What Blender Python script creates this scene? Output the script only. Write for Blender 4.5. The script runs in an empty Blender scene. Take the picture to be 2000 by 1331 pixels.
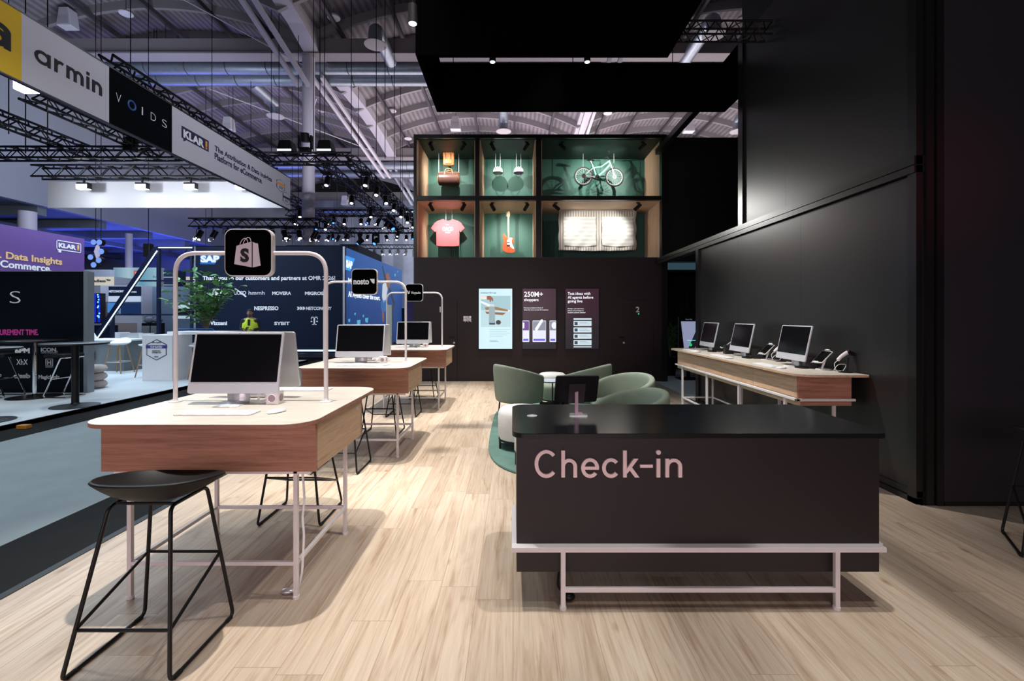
import bpy, math, random
from mathutils import Vector, Matrix
random.seed(7)
SC = bpy.context.scene
COL = SC.collection
R = math.radians
PI = math.pi
H = 1.46                       # eye height in metres
F = 900.0                      # focal length in pixels of the 2000 px wide frame
# ---------------------------------------------------------------- camera, world, exposure, lights
cam_data = bpy.data.cameras.new('camera')
cam_data.sensor_width = 36.0
cam_data.lens = F / 2000 * 36
cam_data.shift_x = -0.001
cam_data.shift_y = -0.02425
cam_data.clip_end = 300
camera = bpy.data.objects.new('camera', cam_data)
COL.objects.link(camera)
camera.location = (0, 0, H)
camera.rotation_euler = (R(90), 0, 0)
SC.camera = camera
SC.view_settings.view_transform = 'Standard'
SC.view_settings.look = 'None'
SC.view_settings.gamma = 1.0
SC.view_settings.use_curve_mapping = False
SC.view_settings.exposure = 0.4
world = bpy.data.worlds.new('hall_air')
SC.world = world
world.use_nodes = True
wb = world.node_tree.nodes['Background']
wb.inputs[0].default_value = (0.55, 0.55, 0.65, 1)
wb.inputs[1].default_value = 0.008

def spot(loc, to, power, col=(1, .93, .84), angle=50, blend=.5, radius=.06):
    l = bpy.data.lights.new('stage_or_fill_light', 'SPOT')
    l.energy = power; l.color = col; l.spot_size = R(angle); l.spot_blend = blend; l.shadow_soft_size = radius
    o = bpy.data.objects.new('stage_or_fill_light', l); COL.objects.link(o)
    o.location = loc
    o.rotation_euler = (Vector(to) - Vector(loc)).to_track_quat('-Z', 'Y').to_euler()
    return o

def area(loc, to, power, col, sx, sy):
    l = bpy.data.lights.new('hall_or_fill_light', 'AREA')
    l.energy = power; l.color = col; l.shape = 'RECTANGLE'; l.size = sx; l.size_y = sy
    o = bpy.data.objects.new('hall_or_fill_light', l); COL.objects.link(o)
    o.location = loc
    o.rotation_euler = (Vector(to) - Vector(loc)).to_track_quat('-Z', 'Y').to_euler()
    return o
WARM = (1, .955, .90); NEUT = (1, .98, .95); COOL = (.75, .88, 1)
# stage spots of this stand, hung high over desks, lounge and counter
spot((-1.45, 2.5, 8.2), (-1.5, 2.75, 0), 1850, WARM, 30, .8)
spot((-1.3, 5.0, 8.2), (-1.5, 5.1, 0), 2100, WARM, 30, .8)
spot((-1.2, 7.6, 8.2), (-1.3, 7.7, 0), 2300, WARM, 32, .8)
spot((-0.7, 4.6, 8.2), (-0.6, 4.7, 0), 1150, WARM, 28, .9)
spot((1.5, 2.35, 8.2), (.9, 2.4, 0), 950, NEUT, 38, 1.0)
spot((2.4, 1.6, 8.2), (1.0, 2.3, 0), 540, NEUT, 34, 1.0)
spot((1.2, 9.0, 8.2), (1.1, 6.3, 0), 900, NEUT, 26, .8)
spot((0.2, 8.3, 8.2), (0.1, 8.4, 0), 1900, WARM, 40, .8)
spot((.9, 5.2, 4.45), (2.8, 5.5, .9), 620, WARM, 62, .9, .03)
spot((0.9, 0.3, 8.2), (0.5, 1.1, 0), 270, WARM, 44, 1.0)
# added fill spots that brighten the drawer sides of the table row
spot((2.3, 2.3, 6.6), (-1.0, 2.75, .75), 420, WARM, 22, .9)
spot((2.3, 4.0, 6.6), (-1.05, 5.1, .75), 420, WARM, 20, .9)
spot((1.2, 6.3, 6.6), (-1.0, 7.6, .75), 300, WARM, 22, .9)
# added spot without a fixture, imitating the shelf reflection on the black side wall
spot((1.5, 9.4, 3.6), (3.3, 6.2, 2.8), 130, NEUT, 40, 1.0, .30)
# added light that brightens the side of the hanging banner
area((-2.2, 9.5, 7.6), (-6.6, 9.2, 5.0), 115, (.80, .84, 1), 5, .8)
# added pink front fill behind the camera, standing for unseen booth screens
area((-1.2, -5.5, 2.0), (-.6, 3.0, .8), 205, (1, .78, .86), 8, 2.6)
spot((1.0, .6, 2.9), (2.85, 4.1, .8), 55, (1, .80, .74), 26, 1.0, .1)  # added pinkish fill on the near end of the wall desk
spot((5.0, -1.0, 3.2), (3.24, 3.56, 2.5), 45, (1, .12, .22), 17, 1.0, .05)  # added red spot for the glow on the corner post
# cool white light of the neighbouring stand and aisle on the left
area((-5.0, 3.6, 5.0), (-4.6, 3.9, 0), 150, (.82, .94, 1), 2, 4)
area((-10.2, 10.2, 4.4), (-10.2, 10.3, 0), 300, (.66, .84, 1), 5, 4)
area((-8.4, 13.0, 4.2), (-8.2, 15.0, 2.0), 12, (.5, .62, 1), 4, .6)
# added unseen uplights into the vaulted ceiling, with fills for walls and column
area((-2, 27, 7.2), (-2, 27, 14), 1050, (1, .87, .90), 16, 12)
area((-14, 26, 7.2), (-14, 26, 14), 105, (1, .90, .92), 9, 14)
area((9, 26, 7.2), (9, 26, 14), 800, (1, .88, .90), 10, 14)
area((-3, 34, 7), (-3, 41.6, 6), 1150, (.84, .88, 1), 14, 4)
area((-13, 16, 6.4), (-20.3, 20, 9), 340, (.7, .78, 1), 5, 5)  # added fill for the left hall wall
spot((-3.5, 13.5, 7.0), (-8.3, 18.6, 8.2), 750, (.88, .84, 1), 50, 1.0, .1)  # added spot that brightens the tall white column
# blue light of the low side hall
area((-23.5, 27, 3.0), (-22.0, 27, 7.0), 900, (.10, .14, 1), 4, 14)
area((-16, 19, 4.6), (-16, 19.5, 0), 420, (.6, .75, 1), 6, 6)

# ---------------------------------------------------------------- helpers
def px(x, Y): return (x - 1002) / F * Y
def pz(y, Y): return H - (y - 617) / F * Y
def P(x, y, Y): return Vector((px(x, Y), Y, pz(y, Y)))

def rrect(x0, x1, y0, y1, r, n=6):
    r = r if isinstance(r, (list, tuple)) else [r] * 4       # corners: (x1,y1) (x0,y1) (x0,y0) (x1,y0)
    out = []
    for k, (cx, cy, sx, sy) in enumerate(((x1, y1, -1, -1), (x0, y1, 1, -1), (x0, y0, 1, 1), (x1, y0, -1, 1))):
        q = r[k]
        if q <= 1e-6:
            out.append((cx, cy)); continue
        for i in range(n + 1):
            a = PI / 2 * k + PI / 2 * i / n
            out.append((cx + sx * q + q * math.cos(a), cy + sy * q + q * math.sin(a)))
    return out

def fillet(pts, r, n=5, closed=False):
    pts = [Vector(p) for p in pts]; out = []
    N = len(pts)
    for i, p in enumerate(pts):
        if not closed and i in (0, N - 1):
            out.append(p); continue
        a, b = pts[i - 1], pts[(i + 1) % N]
        u, w = (a - p), (b - p)
        d = min(r, u.length * .49, w.length * .49)
        A, B = p + u.normalized() * d, p + w.normalized() * d
        for k in range(n + 1):
            t = k / n
            out.append(A * (1 - t) ** 2 + p * 2 * t * (1 - t) + B * t * t)
    return out

class MB:
    def __init__(self): self.v = []; self.f = []
    def add(self, vs, fs):
        o = len(self.v); self.v += [Vector(p) for p in vs]; self.f += [[i + o for i in f] for f in fs]; return self
    def box(self, x0, x1, y0, y1, z0, z1):
        return self.add([(x, y, z) for z in (z0, z1) for y in (y0, y1) for x in (x0, x1)],
                        [(0, 2, 3, 1), (4, 5, 7, 6), (0, 1, 5, 4), (2, 6, 7, 3), (0, 4, 6, 2), (1, 3, 7, 5)])
    def cbox(self, c, s, m=None):
        b = MB().box(-s[0] / 2, s[0] / 2, -s[1] / 2, s[1] / 2, -s[2] / 2, s[2] / 2)
        mm = Matrix.Translation(c) @ (m.to_4x4() if m else Matrix())
        return self.add([mm @ p for p in b.v], b.f)
    def prism(self, out, z0, z1, plane='XY'):
        n = len(out)
        q = {'XY': lambda a, b, z: (a, b, z), 'XZ': lambda a, b, z: (a, z, b), 'YZ': lambda a, b, z: (z, a, b)}[plane]
        vs = [q(a, b, z0) for a, b in out] + [q(a, b, z1) for a, b in out]
        fs = [list(range(n))[::-1], [n + i for i in range(n)]] + [(i, (i + 1) % n, n + (i + 1) % n, n + i) for i in range(n)]
        if plane == 'XZ': fs = [list(f)[::-1] for f in fs]
        return self.add(vs, fs)
    def tube(self, pts, r, n=8, closed=False, r1=None, phase=0.0):
        pts = [Vector(p) for p in pts]; N = len(pts)
        t0 = (pts[1] - pts[0]).normalized()
        ref = Vector((0, 0, 1)) if abs(t0.z) < .9 else Vector((0, 1, 0))
        nrm = t0.cross(ref).normalized(); vs = []
        for i, p in enumerate(pts):
            if closed: t = (pts[(i + 1) % N] - pts[i - 1]).normalized()
            elif i == 0: t = t0
            elif i == N - 1: t = (pts[i] - pts[i - 1]).normalized()
            else: t = ((pts[i + 1] - p).normalized() + (p - pts[i - 1]).normalized()).normalized()
            nrm = (nrm - t * nrm.dot(t)).normalized(); b = t.cross(nrm)
            rr = r if r1 is None else r + (r1 - r) * i / (N - 1)
            for k in range(n):
                a = 2 * PI * k / n + phase
                vs.append(p + nrm * math.cos(a) * rr + b * math.sin(a) * rr)
        fs = []
        for i in range(N if closed else N - 1):
            j = (i + 1) % N
            for k in range(n):
                l = (k + 1) % n
                fs.append((i * n + k, i * n + l, j * n + l, j * n + k))
        if not closed:
            fs.append(list(range(n))[::-1]); fs.append([(N - 1) * n + k for k in range(n)])
        return self.add(vs, fs)
    def bar(self, a, b, w):                                    # square tube
        return self.tube([a, b], w * .7071, 4, phase=PI / 4)
    def cyl(self, a, b, r, n=16, r1=None): return self.tube([a, b], r, n, r1=r1)
    def lathe(self, prof, c=(0, 0, 0), n=24):
        c = Vector(c); m = len(prof); vs = []
        for k in range(n):
            a = 2 * PI * k / n
            vs += [c + Vector((r * math.cos(a), r * math.sin(a), z)) for r, z in prof]
        fs = [(k * m + i, ((k + 1) % n) * m + i, ((k + 1) % n) * m + i + 1, k * m + i + 1) for k in range(n) for i in range(m - 1)]
        if prof[0][0] > 1e-5: fs.append([k * m for k in range(n)][::-1])
        if prof[-1][0] > 1e-5: fs.append([k * m + m - 1 for k in range(n)])
        return self.add(vs, fs)
    def torus(self, c, R0, r, ax='Z', n=32, k=8):
        c = Vector(c)
        q = {'Z': lambda a: Vector((math.cos(a), math.sin(a), 0)), 'Y': lambda a: Vector((math.cos(a), 0, math.sin(a))), 'X': lambda a: Vector((0, math.cos(a), math.sin(a)))}[ax]
        return self.tube([c + q(2 * PI * i / n) * R0 for i in range(n)], r, k, closed=True)
    def ball(self, c, rx, ry, rz, nu=12, nv=8):
        prof = [(math.sin(PI * i / nv), -math.cos(PI * i / nv)) for i in range(nv + 1)]
        b = MB().lathe([(max(a, 0), z) for a, z in prof], n=nu)
        return self.add([Vector((p.x * rx + c[0], p.y * ry + c[1], p.z * rz + c[2])) for p in b.v], b.f)
    def grid(self, fn, nu, nv, closed_u=False):
        vs = [fn(i / nu, j / nv) for j in range(nv + 1) for i in range(nu + (0 if closed_u else 1))]
        w = nu if closed_u else nu + 1
        fs = [(j * w + i, j * w + (i + 1) % w, (j + 1) * w + (i + 1) % w, (j + 1) * w + i) for j in range(nv) for i in range(nu)]
        return self.add(vs, fs)
    def quad(self, a, b, c, d): return self.add([a, b, c, d], [(0, 1, 2, 3)])
    def xf(self, m): self.v = [m @ p for p in self.v]; return self
    def build(self, name, mat, parent=None, smooth=False, bevel=0, solid=0, sub=0):
        me = bpy.data.meshes.new(name)
        me.from_pydata([tuple(p) for p in self.v], [], self.f)
        me.materials.append(mat)
        if smooth:
            me.polygons.foreach_set('use_smooth', [True] * len(me.polygons))
            if smooth is True: me.set_sharp_from_angle(angle=R(40))
        me.update()
        o = bpy.data.objects.new(name, me); COL.objects.link(o)
        if parent: o.parent = parent
        if solid:
            m = o.modifiers.new('s', 'SOLIDIFY'); m.thickness = solid; m.offset = 0
        if bevel:
            m = o.modifiers.new('b', 'BEVEL'); m.width = bevel; m.segments = 2; m.limit_method = 'ANGLE'
        if sub:
            m = o.modifiers.new('u', 'SUBSURF'); m.levels = sub; m.render_levels = sub
        return o

def tag(o, label, cat, group=None):
    o['label'] = label; o['category'] = cat
    if group: o['group'] = group
    return o
def thing(name, label, cat, loc=(0, 0, 0), rz=0.0, group=None):
    o = bpy.data.objects.new(name, None); COL.objects.link(o)
    o.empty_display_size = .1
    o.location = loc; o.rotation_euler = (0, 0, rz)
    return tag(o, label, cat, group)
def struct(o): o['kind'] = 'structure'; return o
def copy_tree(o, parent=None):
    c = o.copy(); COL.objects.link(c)
    if parent: c.parent = parent
    for ch in list(o.children): copy_tree(ch, c)
    return c
def dup(o, loc, rz=None, label=None, group=None):
    c = copy_tree(o); c.location = loc
    if rz is not None: c.rotation_euler = (0, 0, rz)
    if label: c['label'] = label
    if group: c['group'] = group
    return c

FRONT = Matrix.Rotation(R(90), 4, 'X')                                   # faces the camera side (-Y)
SIDE = Matrix.Rotation(R(90), 4, 'Z') @ Matrix.Rotation(R(90), 4, 'X')   # faces +X
def text_mb(s, size=.1, width=None, height=None, depth=.002, bold=0.0, align='LEFT', res=3, spacing=1.0):
    cu = bpy.data.curves.new('t', 'FONT'); cu.body = s; cu.size = size; cu.extrude = 0; cu.offset = bold * size
    cu.resolution_u = res; cu.align_x = 'LEFT'; cu.space_line = .92; cu.space_character = spacing
    o = bpy.data.objects.new('t', cu); COL.objects.link(o)
    dg = bpy.context.evaluated_depsgraph_get()
    me = bpy.data.meshes.new_from_object(o.evaluated_get(dg))
    vs = [v.co.copy() for v in me.vertices]; fs = [list(p.vertices) for p in me.polygons]
    ed = {}
    for f in fs:
        for a, b in zip(f, f[1:] + f[:1]): ed[(a, b)] = 1
    bpy.data.objects.remove(o); bpy.data.curves.remove(cu); bpy.data.meshes.remove(me)
    if not vs: return MB()
    x0 = min(v.x for v in vs); x1 = max(v.x for v in vs); y0 = min(v.y for v in vs); y1 = max(v.y for v in vs)
    sx = width / (x1 - x0) if width else 1
    sy = height / (y1 - y0) if height else (sx if width else 1)
    if not width and height: sx = sy
    ox = x0 if align == 'LEFT' else (x0 + x1) / 2
    n = len(vs)
    top = [Vector(((v.x - ox) * sx, v.y * sy, depth)) for v in vs]
    bot = [Vector(((v.x - ox) * sx, v.y * sy, 0)) for v in vs]
    F2 = [f for f in fs] + [[n + i for i in f][::-1] for f in fs]
    for (a, b) in ed:
        if (b, a) not in ed: F2.append([a, n + a, n + b, b])
    m = MB(); m.v = top + bot; m.f = F2
    return m
def text(s, mat, loc, rot=FRONT, parent=None, name='lettering', **kw):
    return text_mb(s, **kw).xf(Matrix.Translation(loc) @ rot).build(name, mat, parent)

class Strokes:
    """Letters drawn as even strokes: m maps letter units to a point pair in the plane."""
    def __init__(self, m, plane, d0, d1, w): self.mb = MB(); self.m = m; self.pl = plane; self.d0 = d0; self.d1 = d1; self.w = w; self.k = 0
    def seg(self, pts):
        e = .0004 * self.k * (1 if self.d1 > self.d0 else -1)
        self.mb.prism([self.m(*p) for p in pts], self.d0, self.d1 + e, self.pl)
    def v(self, x, y0, y1): self.k += 1; self.seg([(x, y0), (x + self.w, y0), (x + self.w, y1), (x, y1)])
    def ring(self, cx, cy, rx, ry, a0, a1, n=28):
        self.k += 1; w = self.w
        q = lambda s, k: (cx + (rx - s) * math.cos(R(a0 + (a1 - a0) * k / n)), cy + (ry - s) * math.sin(R(a0 + (a1 - a0) * k / n)))
        for k in range(n): self.seg([q(0, k), q(0, k + 1), q(w, k + 1), q(w, k)])

# ---------------------------------------------------------------- materials
def new_mat(name):
    m = bpy.data.materials.new(name); m.use_nodes = True
    nt = m.node_tree; b = nt.nodes['Principled BSDF']
    return m, nt, b
def N(nt, t, **kw):
    n = nt.nodes.new(t)
    for k, v in kw.items():
        if k.startswith('i_'): n.inputs[k[2:].replace('_', ' ')].default_value = v
        else: setattr(n, k, v)
    return n
def mat(name, col, rough=.5, metal=0.0, var=.06, scale=8.0, bump=0.0, bscale=60.0, spec=.5, emit=0.0):
    m, nt, b = new_mat(name)
    tc = N(nt, 'ShaderNodeTexCoord')
    no = N(nt, 'ShaderNodeTexNoise', i_Scale=scale, i_Detail=3.0)
    nt.links.new(tc.outputs['Object'], no.inputs['Vector'])
    mr = N(nt, 'ShaderNodeMapRange')
    mr.inputs[3].default_value = 1 - var; mr.inputs[4].default_value = 1 + var
    nt.links.new(no.outputs[0], mr.inputs[0])
    mx = N(nt, 'ShaderNodeVectorMath', operation='SCALE')
    mx.inputs[0].default_value = col
    nt.links.new(mr.outputs[0], mx.inputs['Scale'])
    nt.links.new(mx.outputs[0], b.inputs['Base Color'])
    b.inputs['Roughness'].default_value = rough; b.inputs['Metallic'].default_value = metal
    b.inputs['Specular IOR Level'].default_value = spec
    if emit:
        nt.links.new(mx.outputs[0], b.inputs['Emission Color']); b.inputs['Emission Strength'].default_value = emit
    if bump:
        n2 = N(nt, 'ShaderNodeTexNoise', i_Scale=bscale, i_Detail=4.0)
        nt.links.new(tc.outputs['Object'], n2.inputs['Vector'])
        bp = N(nt, 'ShaderNodeBump', i_Strength=bump, i_Distance=.01)
        nt.links.new(n2.outputs[0], bp.inputs['Height']); nt.links.new(bp.outputs[0], b.inputs['Normal'])
    return m
def ramp(nt, stops):
    r = N(nt, 'ShaderNodeValToRGB'); e = r.color_ramp.elements
    while len(e) > 1: e.remove(e[-1])
    e[0].position = stops[0][0]; e[0].color = (*stops[0][1], 1)
    for p, c in stops[1:]:
        q = e.new(p); q.color = (*c, 1)
    return r
def mixc(nt, a, b, fac, mode='MIX'):
    m = N(nt, 'ShaderNodeMix', data_type='RGBA', blend_type=mode)
    for s, k in ((fac, 0), (a, 6), (b, 7)):
        if hasattr(s, 'links'): nt.links.new(s, m.inputs[k])
        elif k == 0: m.inputs[0].default_value = s
        else: m.inputs[k].default_value = (*s, 1)
    return m.outputs[2]
def wood(name, c0, c1, c2, axis='X', rough=.45, scale=1.0):
    m, nt, b = new_mat(name)
    tc = N(nt, 'ShaderNodeTexCoord'); mp = N(nt, 'ShaderNodeMapping')
    s = {'X': (1.1, 16, 22), 'Y': (16, 1.1, 22), 'Z': (16, 16, 1.1)}[axis]
    mp.inputs['Scale'].default_value = [q * scale for q in s]
    nt.links.new(tc.outputs['Object'], mp.inputs['Vector'])
    n1 = N(nt, 'ShaderNodeTexNoise', i_Scale=2.2, i_Detail=7.0, i_Roughness=.62, i_Distortion=.5)
    n2 = N(nt, 'ShaderNodeTexNoise', i_Scale=9.0, i_Detail=4.0)
    for q in (n1, n2): nt.links.new(mp.outputs[0], q.inputs['Vector'])
    rp = ramp(nt, [(.33, c2), (.48, c1), (.68, c0)])
    nt.links.new(n1.outputs[0], rp.inputs[0])
    r2 = ramp(nt, [(.3, (.86, .84, .82)), (.7, (1.04, 1.04, 1.04))])
    nt.links.new(n2.outputs[0], r2.inputs[0])
    nt.links.new(mixc(nt, rp.outputs[0], r2.outputs[0], 1.0, 'MULTIPLY'), b.inputs['Base Color'])
    b.inputs['Roughness'].default_value = rough
    return m
def plank_floor():
    m, nt, b = new_mat('oak_planks')
    tc = N(nt, 'ShaderNodeTexCoord')
    sp = N(nt, 'ShaderNodeSeparateXYZ'); cb = N(nt, 'ShaderNodeCombineXYZ')
    nt.links.new(tc.outputs['Object'], sp.inputs[0])
    dv = N(nt, 'ShaderNodeMath', operation='DIVIDE'); nt.links.new(sp.outputs[0], dv.inputs[0]); dv.inputs[1].default_value = .193
    fl_ = N(nt, 'ShaderNodeMath', operation='FLOOR'); nt.links.new(dv.outputs[0], fl_.inputs[0])
    wn = N(nt, 'ShaderNodeTexWhiteNoise', noise_dimensions='1D'); nt.links.new(fl_.outputs[0], wn.inputs['W'])
    mu_ = N(nt, 'ShaderNodeMath', operation='MULTIPLY_ADD'); nt.links.new(wn.outputs[0], mu_.inputs[0]); mu_.inputs[1].default_value = 1.29; nt.links.new(sp.outputs[1], mu_.inputs[2])
    nt.links.new(mu_.outputs[0], cb.inputs[0]); nt.links.new(sp.outputs[0], cb.inputs[1])
    br = N(nt, 'ShaderNodeTexBrick', offset=0.0, i_Scale=1.0, i_Mortar_Size=.0012, i_Mortar_Smooth=.3, i_Bias=0.0, i_Brick_Width=1.29, i_Row_Height=.193)
    br.inputs['Color1'].default_value = (0, 0, 0, 1); br.inputs['Color2'].default_value = (1, 1, 1, 1); br.inputs['Mortar'].default_value = (.5, .5, .5, 1)
    nt.links.new(cb.outputs[0], br.inputs['Vector'])
    # offset the grain from plank to plank
    of = N(nt, 'ShaderNodeVectorMath', operation='SCALE'); nt.links.new(br.outputs[0], of.inputs[0]); of.inputs['Scale'].default_value = 37.0
    ad = N(nt, 'ShaderNodeVectorMath', operation='ADD'); nt.links.new(cb.outputs[0], ad.inputs[0]); nt.links.new(of.outputs[0], ad.inputs[1])
    mp = N(nt, 'ShaderNodeMapping'); mp.inputs['Scale'].default_value = (1.0, 15, 1); nt.links.new(ad.outputs[0], mp.inputs[0])
    n1 = N(nt, 'ShaderNodeTexNoise', i_Scale=1.5, i_Detail=7.0, i_Roughness=.6, i_Distortion=1.1); nt.links.new(mp.outputs[0], n1.inputs[0])
    mp2 = N(nt, 'ShaderNodeMapping'); mp2.inputs['Scale'].default_value = (2.5, 90, 1); nt.links.new(ad.outputs[0], mp2.inputs[0])
    n2 = N(nt, 'ShaderNodeTexNoise', i_Scale=1.5, i_Detail=4.0); nt.links.new(mp2.outputs[0], n2.inputs[0])
    mp3 = N(nt, 'ShaderNodeMapping'); mp3.inputs['Scale'].default_value = (2.2, 5.5, 1); nt.links.new(ad.outputs[0], mp3.inputs[0])
    vo = N(nt, 'ShaderNodeTexVoronoi', i_Scale=1.0); nt.links.new(mp3.outputs[0], vo.inputs[0])
    kn = ramp(nt, [(.0, (.45, .33, .24)), (.055, (.72, .62, .52)), (.12, (1, 1, 1))]); nt.links.new(vo.outputs[0], kn.inputs[0])
    rp = ramp(nt, [(.29, (.33, .225, .15)), (.40, (.445, .34, .25)), (.52, (.52, .42, .325)), (.72, (.565, .47, .375))]); nt.links.new(n1.outputs[0], rp.inputs[0])
    r2 = ramp(nt, [(.3, (.88, .87, .85)), (.7, (1.05, 1.05, 1.05))]); nt.links.new(n2.outputs[0], r2.inputs[0])
    c = mixc(nt, rp.outputs[0], r2.outputs[0], 1.0, 'MULTIPLY')
    c = mixc(nt, c, kn.outputs[0], .85, 'MULTIPLY')
    tone = ramp(nt, [(0, (.88, .86, .84)), (1, (1.08, 1.08, 1.08))]); nt.links.new(br.outputs[0], tone.inputs[0])
    c = mixc(nt, c, tone.outputs[0], 1.0, 'MULTIPLY')
    c = mixc(nt, c, (.25, .18, .12), br.outputs['Fac'])
    nt.links.new(c, b.inputs['Base Color'])
    b.inputs['Roughness'].default_value = .42
    b.inputs['Specular IOR Level'].default_value = .35
    return m
def stripes(name, c0, c1, axis=0, freq=20.0, rough=.7):
    m, nt, b = new_mat(name)
    tc = N(nt, 'ShaderNodeTexCoord'); sp = N(nt, 'ShaderNodeSeparateXYZ'); nt.links.new(tc.outputs['Object'], sp.inputs[0])
    mu = N(nt, 'ShaderNodeMath', operation='MULTIPLY'); mu.inputs[1].default_value = freq; nt.links.new(sp.outputs[axis], mu.inputs[0])
    fr = N(nt, 'ShaderNodeMath', operation='FRACT'); nt.links.new(mu.outputs[0], fr.inputs[0])
    no = N(nt, 'ShaderNodeTexNoise', i_Scale=.6, i_Detail=4.0); nt.links.new(tc.outputs['Object'], no.inputs[0])
    rp = ramp(nt, [(.0, c0), (.45, c0), (.55, c1), (1, c1)]); nt.links.new(fr.outputs[0], rp.inputs[0])
    r2 = ramp(nt, [(.3, (.7, .7, .7)), (.7, (1.1, 1.1, 1.1))]); nt.links.new(no.outputs[0], r2.inputs[0])
    nt.links.new(mixc(nt, rp.outputs[0], r2.outputs[0], 1.0, 'MULTIPLY'), b.inputs['Base Color'])
    b.inputs['Roughness'].default_value = rough
    return m
def glow(name, col, strength=1.0):
    m, nt, b = new_mat(name)
    b.inputs['Base Color'].default_value = (*[c * .3 for c in col], 1)
    tc = N(nt, 'ShaderNodeTexCoord'); no = N(nt, 'ShaderNodeTexNoise', i_Scale=2.0); nt.links.new(tc.outputs['Object'], no.inputs[0])
    mr = N(nt, 'ShaderNodeMapRange'); mr.inputs[3].default_value = .94; mr.inputs[4].default_value = 1.06; nt.links.new(no.outputs[0], mr.inputs[0])
    mx = N(nt, 'ShaderNodeVectorMath', operation='SCALE'); mx.inputs[0].default_value = col; nt.links.new(mr.outputs[0], mx.inputs['Scale'])
    nt.links.new(mx.outputs[0], b.inputs['Emission Color'])
    b.inputs['Emission Strength'].default_value = strength; b.inputs['Roughness'].default_value = .3
    return m
def glow_ramp(name, stops, axis=2, lo=0.0, hi=1.0, strength=1.0):
    m, nt, b = new_mat(name)
    tc = N(nt, 'ShaderNodeTexCoord'); sp = N(nt, 'ShaderNodeSeparateXYZ'); nt.links.new(tc.outputs['Object'], sp.inputs[0])
    mr = N(nt, 'ShaderNodeMapRange'); mr.inputs[1].default_value = lo; mr.inputs[2].default_value = hi; nt.links.new(sp.outputs[axis], mr.inputs[0])
    rp = ramp(nt, stops); nt.links.new(mr.outputs[0], rp.inputs[0])
    nt.links.new(rp.outputs[0], b.inputs['Emission Color']); b.inputs['Emission Strength'].default_value = strength
    b.inputs['Base Color'].default_value = (.02, .02, .02, 1); b.inputs['Roughness'].default_value = .3
    return m

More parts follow.
